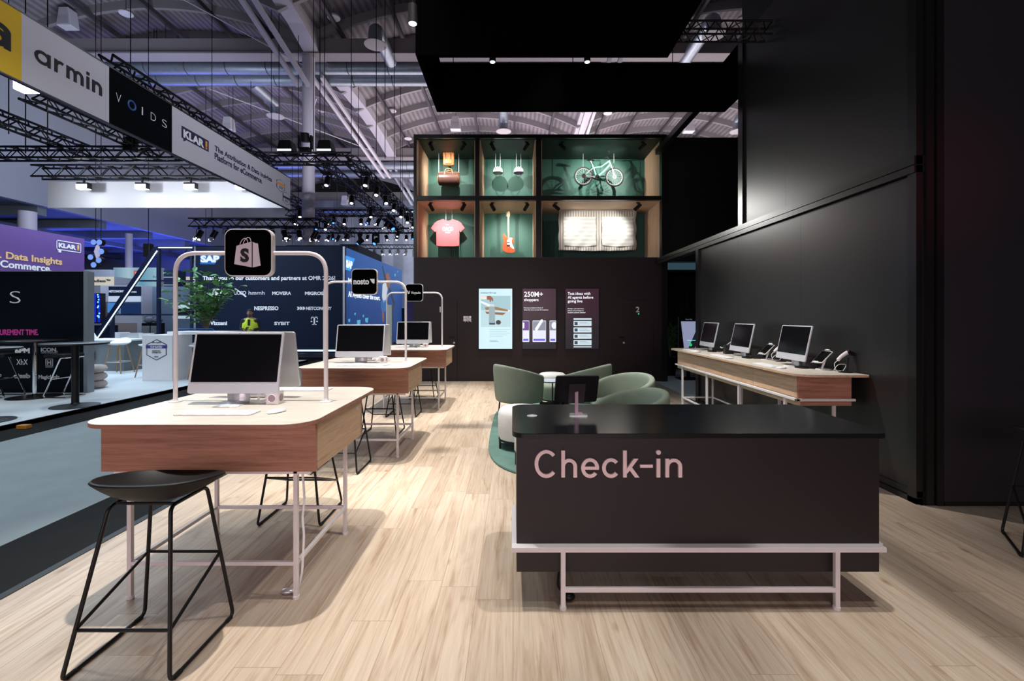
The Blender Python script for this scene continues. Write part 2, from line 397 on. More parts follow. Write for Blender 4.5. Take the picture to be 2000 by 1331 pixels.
M = {
    'floor': plank_floor(),
    'oak_top': wood('pale_oak', (.70, .645, .57), (.66, .60, .525), (.60, .53, .45), 'X', .4),
    'oak_front_shade': wood('oak_veneer_front_shade', (.46, .23, .155), (.38, .18, .115), (.28, .12, .075), 'X', .5),  # front shade put into the colour: redder and darker than the sides
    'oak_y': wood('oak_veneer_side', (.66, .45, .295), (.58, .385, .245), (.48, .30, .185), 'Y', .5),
    'oak_z': wood('oak_slats', (.78, .57, .39), (.70, .50, .33), (.60, .41, .27), 'Z', .55),
    'oak_soffit': wood('oak_soffit', (.66, .47, .32), (.58, .41, .27), (.50, .34, .22), 'X', .5),
    'pink_metal': mat('powder_coated_pale_metal', (.74, .70, .70), .45, 0, .03),
    'white': mat('white_laminate', (.75, .77, .80), .5, 0, .03),
    'key_white': mat('white_plastic', (.80, .81, .83), .4, 0, .02),
    'alu': mat('silver_aluminium', (.62, .62, .65), .35, .55, .03),
    'chin': mat('pale_aluminium', (.52, .53, .57), .38, .2, .02),
    'screen': mat('black_glass', (.004, .004, .005), .12, 0, .0, spec=.25),
    'black': mat('matt_black', (.006, .006, .0065), .5, 0, .1, spec=.3),
    'black_metal': mat('black_powder_coat', (.007, .007, .0075), .4, .1, .1, spec=.35),
    'wall': mat('black_wall_panel', (.015, .0147, .015), .36, 0, .10, 1.5, spec=.45),
    'wall_back': mat('dark_brown_wall', (.021, .0135, .0142), .5, 0, .10, 1.5, spec=.35),
    'wall_side': mat('black_wall_front', (.022, .021, .026), .55, 0, .10, 1.5, spec=.4),
    'trim': mat('black_frame_profile', (.012, .012, .012), .3, .2, .05, spec=.6),
    'canopy': mat('black_fabric', (.0018, .0018, .002), .95, 0, .1, spec=.0),
    'counter': mat('black_counter_laminate', (.0130, .0088, .0100), .5, 0, .12, 3),
    'counter_top': mat('black_counter_gloss', (.004, .005, .006), .2, 0, .05, 3, spec=.6),
    'pink': mat('pale_pink_acrylic', (.90, .70, .70), .5, 0, .02),
    'bronze': mat('mauve_metal', (.36, .25, .30), .35, .4, .05),
    'green_wall': mat('deep_green_wall', (.042, .150, .115), .55, 0, .08, 2),
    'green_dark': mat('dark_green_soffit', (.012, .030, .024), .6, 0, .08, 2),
    'sage': mat('sage_fabric', (.25, .30, .23), .9, 0, .10, 12, .3, 180),
    'boucle': mat('white_boucle', (.74, .74, .72), .95, 0, .06, 30, .5, 200),
    'rug': mat('green_rug', (.115, .215, .18), .98, 0, .22, 9, .8, 160),
    'grey_carpet': mat('blue_grey_carpet', (.25, .295, .315), .95, 0, .14, 3, .25, 200, spec=.1),
    'pale_carpet': mat('pale_carpet', (.55, .60, .63), .95, 0, .07, 2, .2, 200),
    'dark_strip': mat('dark_floor_strip', (.013, .014, .0145), .85, 0, .25, 6, spec=.08),
    'hall_floor': mat('hall_concrete', (.09, .095, .105), .6, 0, .15, 2),
    'hall_wall': mat('grey_hall_wall', (.30, .32, .36), .8, 0, .07, .6),
    'hall_end': stripes('pleated_grey_curtain', (.26, .28, .32), (.36, .38, .43), 0, .55, .9),
    'ceil': stripes('corrugated_deck', (.17, .15, .17), (.27, .245, .265), 0, 4.0, .8),
    'rib': mat('grey_roof_beam', (.27, .25, .265), .7, 0, .08, .8),
    'rib_dark': mat('dark_roof_purlin', (.055, .05, .06), .7, 0, .1),
    'girder': mat('white_girder', (.50, .48, .53), .6, 0, .06, 1),
    'concrete': mat('concrete', (.16, .18, .19), .8, 0, .2, 4),
    'duct': mat('galvanised_duct', (.30, .34, .40), .38, .75, .2, 6),
    'column': mat('white_column', (.55, .53, .60), .6, 0, .06, 1),
    'navy': mat('navy_panel', (.0035, .0085, .027), .6, 0, .06, 2, spec=.15),
    'navy_dark': mat('near_black_navy', (.002, .0045, .0085), .55, 0, .08, 2, spec=.15),
    'blue_frame': mat('blue_black_steel', (.008, .013, .045), .4, .2, .05),
    'banner_white': mat('white_banner_fabric', (.52, .51, .55), .9, 0, .05, .7),
    'banner_black': mat('black_banner_fabric', (.0025, .003, .004), .9, 0, .05, spec=.05),
    'banner_yellow': mat('yellow_banner_fabric', (.66, .42, .015), .85, 0, .05),
    'ink': mat('black_ink', (.006, .006, .007), .8, 0, .0),
    'ink_navy': mat('navy_ink', (.010, .014, .055), .8, 0, .0),
    'ink_white': mat('white_print', (.80, .80, .82), .6, 0, .0),
    'ink_orange': mat('orange_print', (.85, .32, .02), .7, 0, .0),
    'purple': mat('purple_panel', (.125, .055, .25), .6, 0, .10, 1),
    'gold': mat('apricot_print', (.82, .50, .22), .7, 0, .0),
    'magenta': mat('pink_print', (.62, .045, .30), .7, 0, .0),
    'chrome': mat('chrome', (.75, .75, .76), .08, 1.0, .02),
    'oak_leg': wood('oak_leg', (.45, .28, .15), (.38, .23, .12), (.30, .17, .09), 'Z', .5),
    'leaf': mat('green_leaf', (.06, .20, .055), .5, 0, .4, 9),
    'leaf2': mat('light_green_leaf', (.14, .34, .09), .5, 0, .3, 9),
    'stem': mat('plant_stem', (.16, .15, .07), .7, 0, .2),
    'lens': glow('lit_lens', (.92, .97, 1), 5.0),
    'lens_dim': glow('dim_lens', (.75, .9, 1), 1.6),
    'lens_blue': glow('blue_lens', (.05, .2, 1), 3.0),
    'flood': glow('flood_lamp', (.93, 1, 1), 16.0),
    'led': glow('white_led_line', (.70, .88, 1), 1.3),
    'skin': mat('skin', (.45, .26, .19), .6, 0, .08),
    'hivis': mat('hi_vis_yellow', (.62, .80, .03), .7, 0, .08),
    'dark_cloth': mat('dark_cloth', (.02, .02, .024), .9, 0, .2),
    'leather': mat('tan_leather', (.40, .14, .05), .35, 0, .25, 14),
    'leather_dark': mat('brown_leather', (.10, .045, .035), .35, 0, .3, 12),
    'mint': mat('mint_paint', (.25, .72, .52), .35, 0, .02),
    'lilac': mat('lilac_plastic', (.52, .46, .66), .4, 0, .02),
    'pale_mint': mat('pale_mint_plastic', (.55, .78, .68), .4, 0, .02),
    'rubber': mat('tyre_rubber', (.02, .02, .02), .8, 0, .1),
    'coral': mat('coral_cotton', (.62, .13, .15), .9, 0, .06),
    'red_guitar': mat('red_guitar_body', (.72, .10, .035), .25, 0, .04),
    'maple': wood('maple_neck', (.75, .58, .36), (.68, .50, .30), (.58, .42, .24), 'Z', .35),
    'blanket': stripes('striped_cotton', (.74, .71, .65), (.40, .39, .36), 0, 16.0, .9),
    'blanket2': stripes('white_fine_striped_cotton', (.85, .86, .82), (.70, .71, .68), 2, 10.0, .9),
    'blue_panel': glow_ramp('blue_led_wall', [(0, (.004, .04, .22)), (.5, (.004, .055, .26)), (1, (.005, .10, .40))], 2, 0, 3.6, .55),
    'sap_blue': glow('bright_blue_print', (.01, .16, .60), .35),
    'white_glow': glow('white_lit_letter', (.85, .92, 1), .85),
}
# ---------------------------------------------------------------- floors and walls of the stand
struct(MB().box(-2.63, 3.135, -3, 10.26, -.06, 0).box(3.135, 8, -3, 3.54, -.06, 0).build('floor', M['floor']))
struct(MB().box(-2.68, -2.63, -3, 10.6, -.06, .004).build('trim_1', M['black'])) ['label'] = 'black edge strip along the wooden floor'
struct(MB().box(-3.25, -2.68, -3, 30, -.06, -.004).build('floor_dark_strip', M['dark_strip']))
struct(MB().box(-5.93, -3.25, -3, 30, -.06, -.002).build('floor_aisle_carpet', M['grey_carpet']))
struct(MB().box(-6.5, -5.93, -3, 30, -.06, -.004).build('floor_dark_edge', M['dark_strip']))
struct(MB().box(-16, -6.5, -3, 14.6, -.06, .055).build('floor_platform', M['pale_carpet']))
struct(MB().box(-6.53, -6.5, -3, 14.6, -.06, .058).build('trim_2', M['black']))
struct(MB().box(3.135, 7, 7.0, 14, -.06, -.001).build('floor_passage', M['pale_carpet']))
struct(MB().box(-40, 24, 10.6, 43, -.2, -.062).box(-40, -16, 0, 43, -.2, -.062).build('floor_hall', M['hall_floor']))

YW = 10.26
wl = struct(MB().box(-2.21, 3.40, YW, YW + .15, 0, 2.75).build('wall_back', M['wall_back']))
struct(MB().box(3.40, 6.5, YW + .1, YW + .25, 2.68, 5.47).build('wall_back_upper', M['wall']))
struct(MB().box(3.30, 3.43, YW - .04, YW + .12, 0, 5.47).build('trim_3', M['trim']))
struct(MB().box(3.42, 7, 12.6, 12.75, 0, 3.2).build('wall_passage', M['green_dark']))
struct(MB().box(5.6, 5.75, 7.79, 12.6, 0, 3.2).build('wall_passage_side', M['black']))
struct(MB().box(3.43, 5.6, 10.4, 12.6, 2.72, 2.80).build('ceiling_passage', M['black']))
# right-hand wall: lower panels, horizontal beam, upper panels, posts
XW = 3.135
w = MB()
for y0, y1 in ((3.62, 5.02), (5.022, 6.42), (6.422, 7.79)): w.box(XW, XW + .12, y0, y1, .09, 2.56)
struct(w.build('wall_right', M['wall']))
w = MB()
for y0, y1 in ((3.62, 5.3), (5.302, 6.26)): w.box(XW, XW + .12, y0, y1, 2.70, 5.25)
struct(w.build('wall_right_upper', M['wall']))
struct(MB().box(XW - .035, XW + .1, 3.56, 9.9, 2.57, 2.625).box(XW - .035, XW + .1, 3.56, 9.9, 2.633, 2.70).build('trim_4', M['trim']))
struct(MB().box(XW - .02, XW + .1, 3.56, 7.79, 0, .045).box(XW - .012, XW + .1, 3.56, 7.79, .052, .10).build('baseboard_right', M['trim']))
struct(MB().box(XW - .03, XW + .1, 7.72, 7.84, 0, 2.57).build('trim_5', M['trim']))
struct(MB().box(XW - .03, XW + .1, 6.24, 6.36, 2.70, 5.25).build('trim_6', M['trim']))
# corner post and the wall that faces the visitor
struct(MB().box(XW - .02, XW + .03, 3.56, 3.64, 0, 7.6).box(XW + .045, XW + .10, 3.54, 3.62, 0, 7.6).box(XW + .115, XW + .165, 3.53, 3.62, 0, 7.6).box(XW, XW + .15, 3.57, 3.63, 0, 7.6).build('trim_7', M['trim']))
struct(MB().box(XW + .172, 8, 3.535, 3.66, .03, 7.6).build('wall_front_right', M['wall_side']))
struct(MB().box(XW + .172, 8, 3.53, 3.66, 0, .03).build('baseboard_front_right', M['trim']))
struct(MB().box(XW, XW + .12, 3.62, 6.3, 5.25, 7.6).build('wall_right_top', M['black']))

# doors in the back wall
def door(name, x0, x1, top, hx, num, label_x):
    d = struct(MB().box(px(x0, YW), px(x1, YW), YW - .012, YW + .02, .01, pz(top, YW)).build(name, M['wall_back'], None, bevel=.004))
    h = MB().cyl((hx, YW - .012, .98), (hx, YW - .06, .98), .012).cyl((hx, YW - .055, .98), (hx - .12, YW - .055, .98), .010)
    h.build('door_handle', M['black_metal'], d)
    MB().cyl((hx, YW - .012, .86), (hx, YW - .022, .86), .022).build('door_lock', M['alu'], d)
    text(num, M['ink_white'], (px(label_x, YW), YW - .014, pz(610, YW)), parent=d, name='door_number', height=.125, bold=.02, align='CENTER')
    return d
d1 = door('door_1', 836, 893, 585, px(887, YW), '1', 860)
d2 = door('door_2', 1212, 1276, 586, px(1218, YW), '2', 1245)
v = MB()
for i in range(5): v.box(px(1224, YW), px(1263, YW), YW - .018, YW - .01, .10 + i * .022, .112 + i * .022)
v.build('door_vent', M['black'], d2)
MB().cyl((px(1247, YW), YW - .012, pz(613.5, YW)), (px(1247, YW), YW - .02, pz(613.5, YW)), .014).build('door_indicator', glow('green_indicator', (.02, .6, .3), 1.0), d2)

# ---------------------------------------------------------------- the black canopy ring over the stand
ZB, ZT = 4.54, 5.25
cn = thing('canopy', 'black fabric canopy frame hanging over the counter and lounge', 'canopy', (0, 5.43, ZB))
def cpart(name, x0, x1, y0, y1, z0=ZB, z1=ZT):
    return MB().box(x0, x1, y0 - 5.43, y1 - 5.43, z0 - ZB, z1 - ZB).build(name, M['canopy'], cn)
cpart('front_fascia', -1.09, 1.846, 5.43, 5.50)
cpart('return_fascia', 1.78, 1.846, 1.2, 5.43)
cpart('left_fascia', -1.15, -1.085, 5.43, 6.97)
cpart('rear_fascia', -1.15, 3.2, 6.90, 6.97)
cpart('right_fascia', 3.136, 3.2, 6.365, 6.97)
MB().box(3.20, 3.32, 6.97 - 5.43, YW + .1 - 5.43, 5.08 - ZB, 5.20 - ZB).build('tie_beam', M['trim'], cn)
sw = MB()
for x, y in ((-1.0, 5.46), (.4, 5.46), (1.8, 5.46), (-.9, 6.93), (.9, 6.93), (2.4, 6.93)):
    sw.cyl((x, y - 5.43, ZT - ZB), (x, y - 5.43, 12.2 - ZB), .006, 6)
sw.build('suspension_wire', M['black'], cn)

# ---------------------------------------------------------------- display shelf on top of the back wall
YB = YW + 1.36
ds = thing('display_shelf', 'tall black framed display shelf with six lit green compartments above the screens', 'shelf', (0, YW, 2.75))
def dsb(name, m, *boxes, bevel=0):
    mb = MB()
    for b in boxes: mb.box(b[0], b[1], b[2] - YW, b[3] - YW, b[4] - 2.75, b[5] - 2.75)
    return mb.build(name, m, ds, bevel=bevel)
xl0, xl1 = px(808, YW), px(813, YW)
xa0, xa1 = px(928, YW), px(936, YW)
xb0, xb1 = px(1047, YW), px(1057, YW)
xr0, xr1 = px(1294.5, YW), px(1301, YW)
zt0, zt1 = pz(270, YW), pz(263, YW)
zm0, zm1 = pz(391, YW), pz(383, YW)
zb0, zb1 = 2.75, pz(503, YW)
dsb('frame', M['trim'], (xl0, xl1, YW - .01, YB, zb0, zt1), (xa0, xa1, YW - .01, YW + .08, zb0, zt1), (xb0, xb1, YW - .01, YW + .08, zb0, zt1),
    (xr0, xr1, YW - .01, YB, zb0, zt1), (xl0, xr1, YW - .012, YW + .08, zt0, zt1), (xl0, xr1, YW - .012, YW + .08, zm0, zm1), (xl0, xr1, YW - .012, YW + .08, zb0, zb1))
dsb('back_panel', M['green_wall'], (xl0, xr1, YB, YB + .05, zb0, zt1))
dsb('top_panel', M['black'], (xl0, xr1, YW, YB + .05, zt1 - .04, zt1))
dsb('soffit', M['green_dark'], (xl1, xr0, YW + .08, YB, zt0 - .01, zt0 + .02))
dsb('soffit', M['oak_soffit'], (xl1, xr0, YW + .08, YB, zm0 - .005, zm0 + .03))
dsb('shelf_board', M['black'], (xl1, xr0, YW + .08, YB, zm0 + .03, zm1))
dsb('shelf_board', M['black'], (xl1, xr0, YW + .08, YB, zb0, zb1 - .01))
for k, (xp, sgn) in enumerate(((xl1, 1), (xa0, -1), (xa1, 1), (xb0, -1), (xb1, 1), (xr0, -1))):
    s = MB(); n = 26
    x0, x1 = (xp, xp + .012) if sgn > 0 else (xp - .012, xp)
    for za, zb in ((zb1, zm0 - .005), (zm1, zt0 - .01)):
        s.box(x0, x1, YW + .08 - YW, YB - YW, za - 2.75, zb - 2.75)
        for i in range(n):
            y = .10 + (YB - YW - .10) * i / n
            s.box(x1 if sgn > 0 else x0 - .012, x1 + .012 if sgn > 0 else x0, y, y + .028, za - 2.75, zb - 2.75)
    s.build('side_panel', M['oak_z'], ds)
for xp0, xp1 in ((xa0 + .012, xa1 - .012), (xb0 + .012, xb1 - .012)): dsb('divider', M['black'], (xp0, xp1, YW + .08, YB, zb0, zt0))
# fluted green panel behind the blanket and the shirt
fl = MB()
for a, b in ((1059, 1100), (880, 905)):
    x = px(a, YB)
    while x < px(b, YB):
        fl.cyl((x, YB - YW - .015, zb1 - 2.75), (x, YB - YW - .015, pz(432 if a > 1000 else 470, YB) - 2.75), .022, 8); x += .055
fl.build('fluted_panel', M['green_wall'], ds)

def track_light(i, x, y, ztop, tgt, power, ang=50):
    t = thing('track_light', 'small black track spotlight under the ceiling of a display compartment', 'spotlight', (x, y, ztop), 0, 'track spotlights in the display shelf')
    d = (Vector(tgt) - Vector((x, y, ztop - .1))).normalized()
    a = Vector((0, 0, -.10)) - d * .02
    MB().box(-.035, .035, -.02, .02, -.02, 0).cyl((0, 0, -.02), (0, 0, -.10), .008, 8).build('mount', M['black'], t)
    MB().cyl(a - d * .06, a + d * .12, .040, 14).build('lamp_body', M['black'], t, smooth=True)
    MB().cyl(a + d * .120, a + d * .123, .030, 14).build('lamp_lens', M['lens_dim'], t)
    p = Vector((x, y, ztop)) + a + d * .14
    spot(p, tgt, power, (1, .95, .88), ang, 1.0, .012)
YI = YW + .95
for (x1, x2, cx, row, pw) in ((842, 905, 868, 0, 64), (962, 1028, 992, 0, 60), (1098, 1255, 1172, 0, 112), (842, 905, 876, 1, 50), (962, 1028, 993, 1, 58), (1086, 1246, 1168, 1, 46)):
    zt = (zt0 - .01) if row == 0 else (zm0 - .005)
    ty = 368 if row == 0 else 486
    for xx, off in ((x1, 12), (x2, -12)):
        track_light(0, px(xx, YW + .2), YW + .2, zt, (px(cx + off, YB), YB - .1, pz(ty, YB)), pw, 96)
# ---------------------------------------------------------------- workstation tables with their arches (left row)
ZTOP = .94
def table(dx, dy, label, name_fn):
    ox, oy = -1.548 + dx, 2.785 + dy
    t = thing('workstation_table', label, 'table', (ox, oy, 0), 0, 'oak workstation tables with arches')
    ol = rrect(-.568, .568, -.585, .585, .15, 8)
    MB().prism(ol, ZTOP - .003, ZTOP).build('tabletop', M['oak_top'], t, bevel=.001)
    MB().prism(ol, ZTOP - .021, ZTOP - .003).build('tabletop_edge', M['oak_front_shade'], t)
    a = MB().box(-.545, .545, -.445, -.423, .667, .922).box(-.545, .545, .255, .277, .667, .922).box(-.523, .523, -.423, .255, .68, .695).box(-.523, .523, -.423, .255, .80, .90)
    a.build('apron', M['oak_front_shade'], t, bevel=.0015)
    for s in (-1, 1):
        d = MB().box(s * .545 - (.02 if s > 0 else 0), s * .545 + (.02 if s < 0 else 0), -.421, .253, .672, .908).build('drawer', M['oak_y'], t, bevel=.0015)
        MB().cyl((s * .545, .18, .865), (s * .548, .18, .865), .011, 12).build('drawer_lock', M['alu'], d)
    lx, ly0, ly1 = .428, -.405, .29
    for x in (-lx, lx):
        for y in (ly0, ly1):
            l = MB().box(x - .011, x + .011, y - .011, y + .011, .012, .668)
            l.build('leg', M['pink_metal'], t, bevel=.002)
            MB().cyl((x, y, 0), (x, y, .014), .017, 12).build('leg_foot', M['pink_metal'], t)
    f = MB()
    for y in (ly0, ly1): f.box(-lx - .08, lx + .08, y - .011, y + .011, .645, .667)
    for x in (-lx, lx): f.box(x - .011, x + .011, ly0, ly1, .646, .666)
    f.build('frame', M['pink_metal'], t, bevel=.002)
    for y in (ly0, ly1): MB().box(-lx, lx, y - .010, y + .010, .172, .192).build('stretcher', M['pink_metal'], t, bevel=.002)
    for x in (-lx, lx): MB().box(x - .010, x + .010, ly0, ly1, .172, .192).build('stretcher', M['pink_metal'], t, bevel=.002)
    # arch
    cx = -.037; hw = .455; zt = 1.838
    pts = fillet([(cx - hw, 0, ZTOP), (cx - hw, 0, zt), (cx + hw, 0, zt), (cx + hw, 0, ZTOP)], .125, 10)
    ar = MB().tube(pts, .0125, 14).build('arch', M['pink_metal'], t, smooth=True)
    for s in (-1, 1): MB().lathe([(.036, 0), (.036, .004), (.016, .008), (.0125, .02)], (cx + s * hw, 0, ZTOP), 20).build('arch_collar', M['pink_metal'], ar, smooth=True)
    so = lambda q, r: rrect(cx - q, cx + q, zt - q, zt + q, r, 8)
    sb = MB().prism(so(.1425, .047), -.026, .014, 'XZ').build('sign_board', M['pink_metal'], ar, smooth=True, bevel=.002)
    MB().prism(so(.1365, .043), -.0285, -.025, 'XZ').build('sign_face', M['canopy'], ar)
    name_fn(ar, cx, zt, -.0305)
    return t
FW = M['pink_metal']
def logo_bag(p, cx, cz, y):
    m = M['ink_bag']
    s = .285 / 94                                    # metres per photo pixel on the first sign
    q = lambda pts: [(cx + (a - 488.5) * s, cz - (b - 494) * s) for a, b in pts]
    MB().prism(q([(465.8, 481), (496, 472.3), (496, 523.2), (461.5, 516.8)]), y, y + .003, 'XZ').build('logo_bag', m, p)
    MB().prism(q([(498, 473), (502.8, 475.4), (508, 476), (513.5, 520), (498, 523.2)]), y, y + .003, 'XZ').build('logo_bag_side', m, p)
    for dx in (0, 6.5):
        pts = [(cx + (482.5 + dx + 7.5 * math.cos(a) - 2.5 * (1 - math.sin(a)) - 488.5) * s, y + .001, cz - (479.5 - dx * .25 - 13.5 * math.sin(a) - 494) * s) for a in [PI * k / 14 for k in range(15)]]
        MB().tube(pts, .0022, 6).build('logo_handle', m, p)
    text('S', M['black'], (cx + (482.5 - 488.5) * s, y - .001, cz - (511.5 - 494) * s), parent=p, name='logo_letter', height=28 * s, width=17 * s, bold=.05, align='CENTER')
M['ink_bag'] = mat('pale_pink_print', (.66, .58, .64), .6, 0, 0)
def logo_nosto(p, cx, cz, y):
    text('nosto', M['ink_white'], (cx - .118, y, cz - .028), parent=p, height=.062, width=.172, bold=.035)
    MB().prism([(cx + .063, cz + .030), (cx + .115, cz + .030), (cx + .115, cz - .016), (cx + .105, cz - .022), (cx + .088, cz - .012)], y - .001, y + .002, 'XZ').build('logo_mark', M['ink_white'], p)
def logo_voyado(p, cx, cz, y):
    text('Voyado', M['ink_white'], (cx - .052, y, cz - .022), parent=p, height=.058, width=.160, bold=.03)
    MB().prism([(cx - .118, cz + .035), (cx - .098, cz + .030), (cx - .090, cz), (cx - .075, cz + .030), (cx - .066, cz + .026), (cx - .078, cz - .02), (cx - .098, cz - .026)], y - .001, y + .002, 'XZ').build('logo_mark', M['ink_white'], p)
TD = ((0, 0), (-.067, 2.36), (-.035, 4.79))
table(*TD[0], 'oak workstation table nearest the camera, its arch bearing a shopping bag sign', logo_bag)
table(*TD[1], 'oak workstation table second in the row, under the nosto sign arch', logo_nosto)
table(*TD[2], 'oak workstation table farthest back in the row, under the Voyado sign arch', logo_voyado)

# ---------------------------------------------------------------- computers
def computer(name_label, group=None, foot='alu'):
    t = thing('desktop_computer', name_label, 'computer', (0, 0, 0), 0, group)
    W, L, TH = .533, .362, .0125
    tilt = R(12)
    m = Matrix.Translation((0, 0, .066)) @ Matrix.Rotation(-tilt, 4, 'X')
    MB().prism(rrect(-W / 2, W / 2, 0, L, .014, 5), 0, TH, 'XZ').xf(m).build('housing', M['alu'], t, smooth=True, bevel=.002)
    MB().prism(rrect(-W / 2 + .002, W / 2 - .002, .002, L - .002, .012, 5), -.002, 0, 'XZ').xf(m).build('bezel', M['chin'], t)
    MB().prism(rrect(-W / 2 + .014, W / 2 - .014, .066, L - .012, .003, 3), -.0035, -.0015, 'XZ').xf(m).build('screen', M['screen'], t)
    MB().cyl((0, -.0022, L - .006), (0, -.0035, L - .006), .0022, 8).xf(m).build('camera_eye', M['black'], t)
    # stand: a bent plate, foot forward and riser at the back
    prof = fillet([(0, -.080, .002), (0, .066, .002), (0, .050, .145)], .020, 5)
    s = MB()
    vs = []
    for p in prof:
        for x in (-.066, .066): vs.append((x, p.y, p.z))
    n = len(prof)
    s.add(vs, [(2 * i, 2 * i + 1, 2 * i + 3, 2 * i + 2) for i in range(n - 1)])
    s.build('stand', M['alu'], t, smooth=True, solid=.004)
    return t
def put(o, x, y, z, rz=0.0, label=None):
    o.location = (x, y, z); o.rotation_euler = (0, 0, rz)
    if label: o['label'] = label
    return o
GC = 'silver desktop computers on the oak tables'
c0 = computer('silver desktop computer facing the visitor on the nearest oak table', GC)
put(c0, -1.635, 2.685, ZTOP)
dup(c0, (-1.635, 2.975, ZTOP), PI, 'silver desktop computer seen from behind, back to back on the nearest oak table')
dup(c0, (-1.685, 5.045, ZTOP), 0, 'silver desktop computer facing the visitor under the nosto sign')
dup(c0, (-1.675, 5.335, ZTOP), PI, 'silver desktop computer seen from behind on the table with the nosto sign')
dup(c0, (-1.63, 7.475, ZTOP), 0, 'silver desktop computer facing the visitor under the Voyado sign')
dup(c0, (-1.63, 7.765, ZTOP), PI, 'silver desktop computer seen from behind on the table with the Voyado sign')

def keyboard(label):
    t = thing('keyboard', label, 'keyboard', (0, 0, 0), 0, 'white keyboards')
    MB().prism(rrect(-.2, .2, -.0575, .0575, .008, 4), .001, .008).build('tray', M['key_white'], t, bevel=.001)
    k = MB()
    for r in range(6):
        x = -.195; y = -.053 + r * .0178
        ws = [.016] * 14 + [.0, .016, .016, .016] if r else [.02, .016, .018, .096, .018, .016, .02, .016, .016, .0, .016, .016, .016]
        for wd in ws:
            if x + wd > .196: break
            if wd > .001: k.box(x, x + wd, y, y + .0145, .008, .0105)
            x += wd + .0042 if wd > .001 else .010
    k.build('keys', mat('white_keys', (.86, .87, .89), .5, 0, .02), t)
    return t
k0 = keyboard('white keyboard on the front edge of the nearest oak table')
put(k0, -1.565, 2.445, ZTOP)
dup(k0, (-1.48, 3.225, ZTOP), PI, 'white keyboard behind the power cube at the far side of the nearest table')
dup(k0, (-1.615, 4.80, ZTOP), 0, 'white keyboard in front of the computer under the nosto sign')
dup(k0, (-1.50, 5.59, ZTOP), PI, 'white keyboard on the far side of the table with the nosto sign')
dup(k0, (-1.58, 7.22, ZTOP), 0, 'white keyboard in front of the computer under the Voyado sign')
def mouse(label):
    t = thing('computer_mouse', label, 'mouse', (0, 0, 0), 0, 'white computer mice')
    def fn(u, v):
        a = 2 * PI * u; r = math.sin(v * PI / 2)
        return Vector((.0275 * r * math.cos(a), .056 * r * math.sin(a), .004 + .018 * math.cos(v * PI / 2)))
    MB().grid(fn, 20, 6, True).build('shell', M['key_white'], t, smooth=True)
    MB().lathe([(.9, 0), (1, .004)], n=20).xf(Matrix.Diagonal((.026, .054, 1, 1))).build('base', M['alu'], t)
    return t
m0 = mouse('white mouse beside the keyboard on the nearest oak table')
put(m0, -1.27, 2.475, ZTOP, R(-25))
dup(m0, (-1.325, 4.84, ZTOP), R(-25), 'white mouse beside the keyboard under the nosto sign')
dup(m0, (-1.32, 7.26, ZTOP), R(-15), 'white mouse beside the keyboard under the Voyado sign')
dup(m0, (-1.88, 5.56, ZTOP), R(10), 'white mouse at the left behind the computer with the nosto sign')
dup(m0, (-1.86, 7.98, ZTOP), R(10), 'white mouse at the left behind the computer with the Voyado sign')
def cube(label):
    t = thing('power_cube', label, 'socket', (0, 0, 0), 0, 'white power cubes')
    MB().prism(rrect(-.036, .036, -.036, .036, .006, 4), 0, .074).build('body', M['pink_metal'], t, bevel=.003)
    s = MB().cyl((0, -.0365, .038), (0, -.0385, .038), .023, 20).build('socket', M['bronze'], t)
    MB().torus((0, -.038, .038), .023, .0022, 'Y', 24, 6).build('socket_rim', M['key_white'], t, smooth=True)
    MB().cyl((.0365, 0, .038), (.0385, 0, .038), .022, 20).build('socket', M['bronze'], t)
    c = MB()
    for i, (dx, dz) in enumerate(((-.085, .075), (-.10, .085), (-.03, .03))):
        c.tube(fillet([(-.034, .01 * i, .03 + .01 * i), (-.05 - .01 * i, .01, .008 + .018 * i), (dx, -.02 + .02 * i, .01), (dx - .012, .03, dz)], .05, 6), .0028, 6)
    c.build('cable', M['key_white'], t, smooth=True)
    return t
q0 = cube('white power cube with a round socket on the nearest oak table')
put(q0, -1.405, 2.72, ZTOP)
dup(q0, (-1.425, 5.06, ZTOP), 0, 'white power cube beside the computer under the nosto sign')
dup(q0, (-1.42, 7.50, ZTOP), 0, 'white power cube beside the computer under the Voyado sign')
# cable that runs down the right front leg of the nearest table
t = thing('floor_cable', 'white cable taped to the right front leg of the nearest oak table', 'cable', (-1.11, 2.40, 0))
MB().tube(fillet([(.012, 0, .66), (.02, .01, .5), (.012, 0, .40), (.022, 0, .33), (.012, .0, .12), (-.01, .0, .03), (-.06, .02, .012)], .04, 5), .006, 8).build('cord', M['key_white'], t, smooth=True)
MB().ball((-.075, .02, .014), .035, .022, .014).build('plug', M['alu'], t, smooth=True)

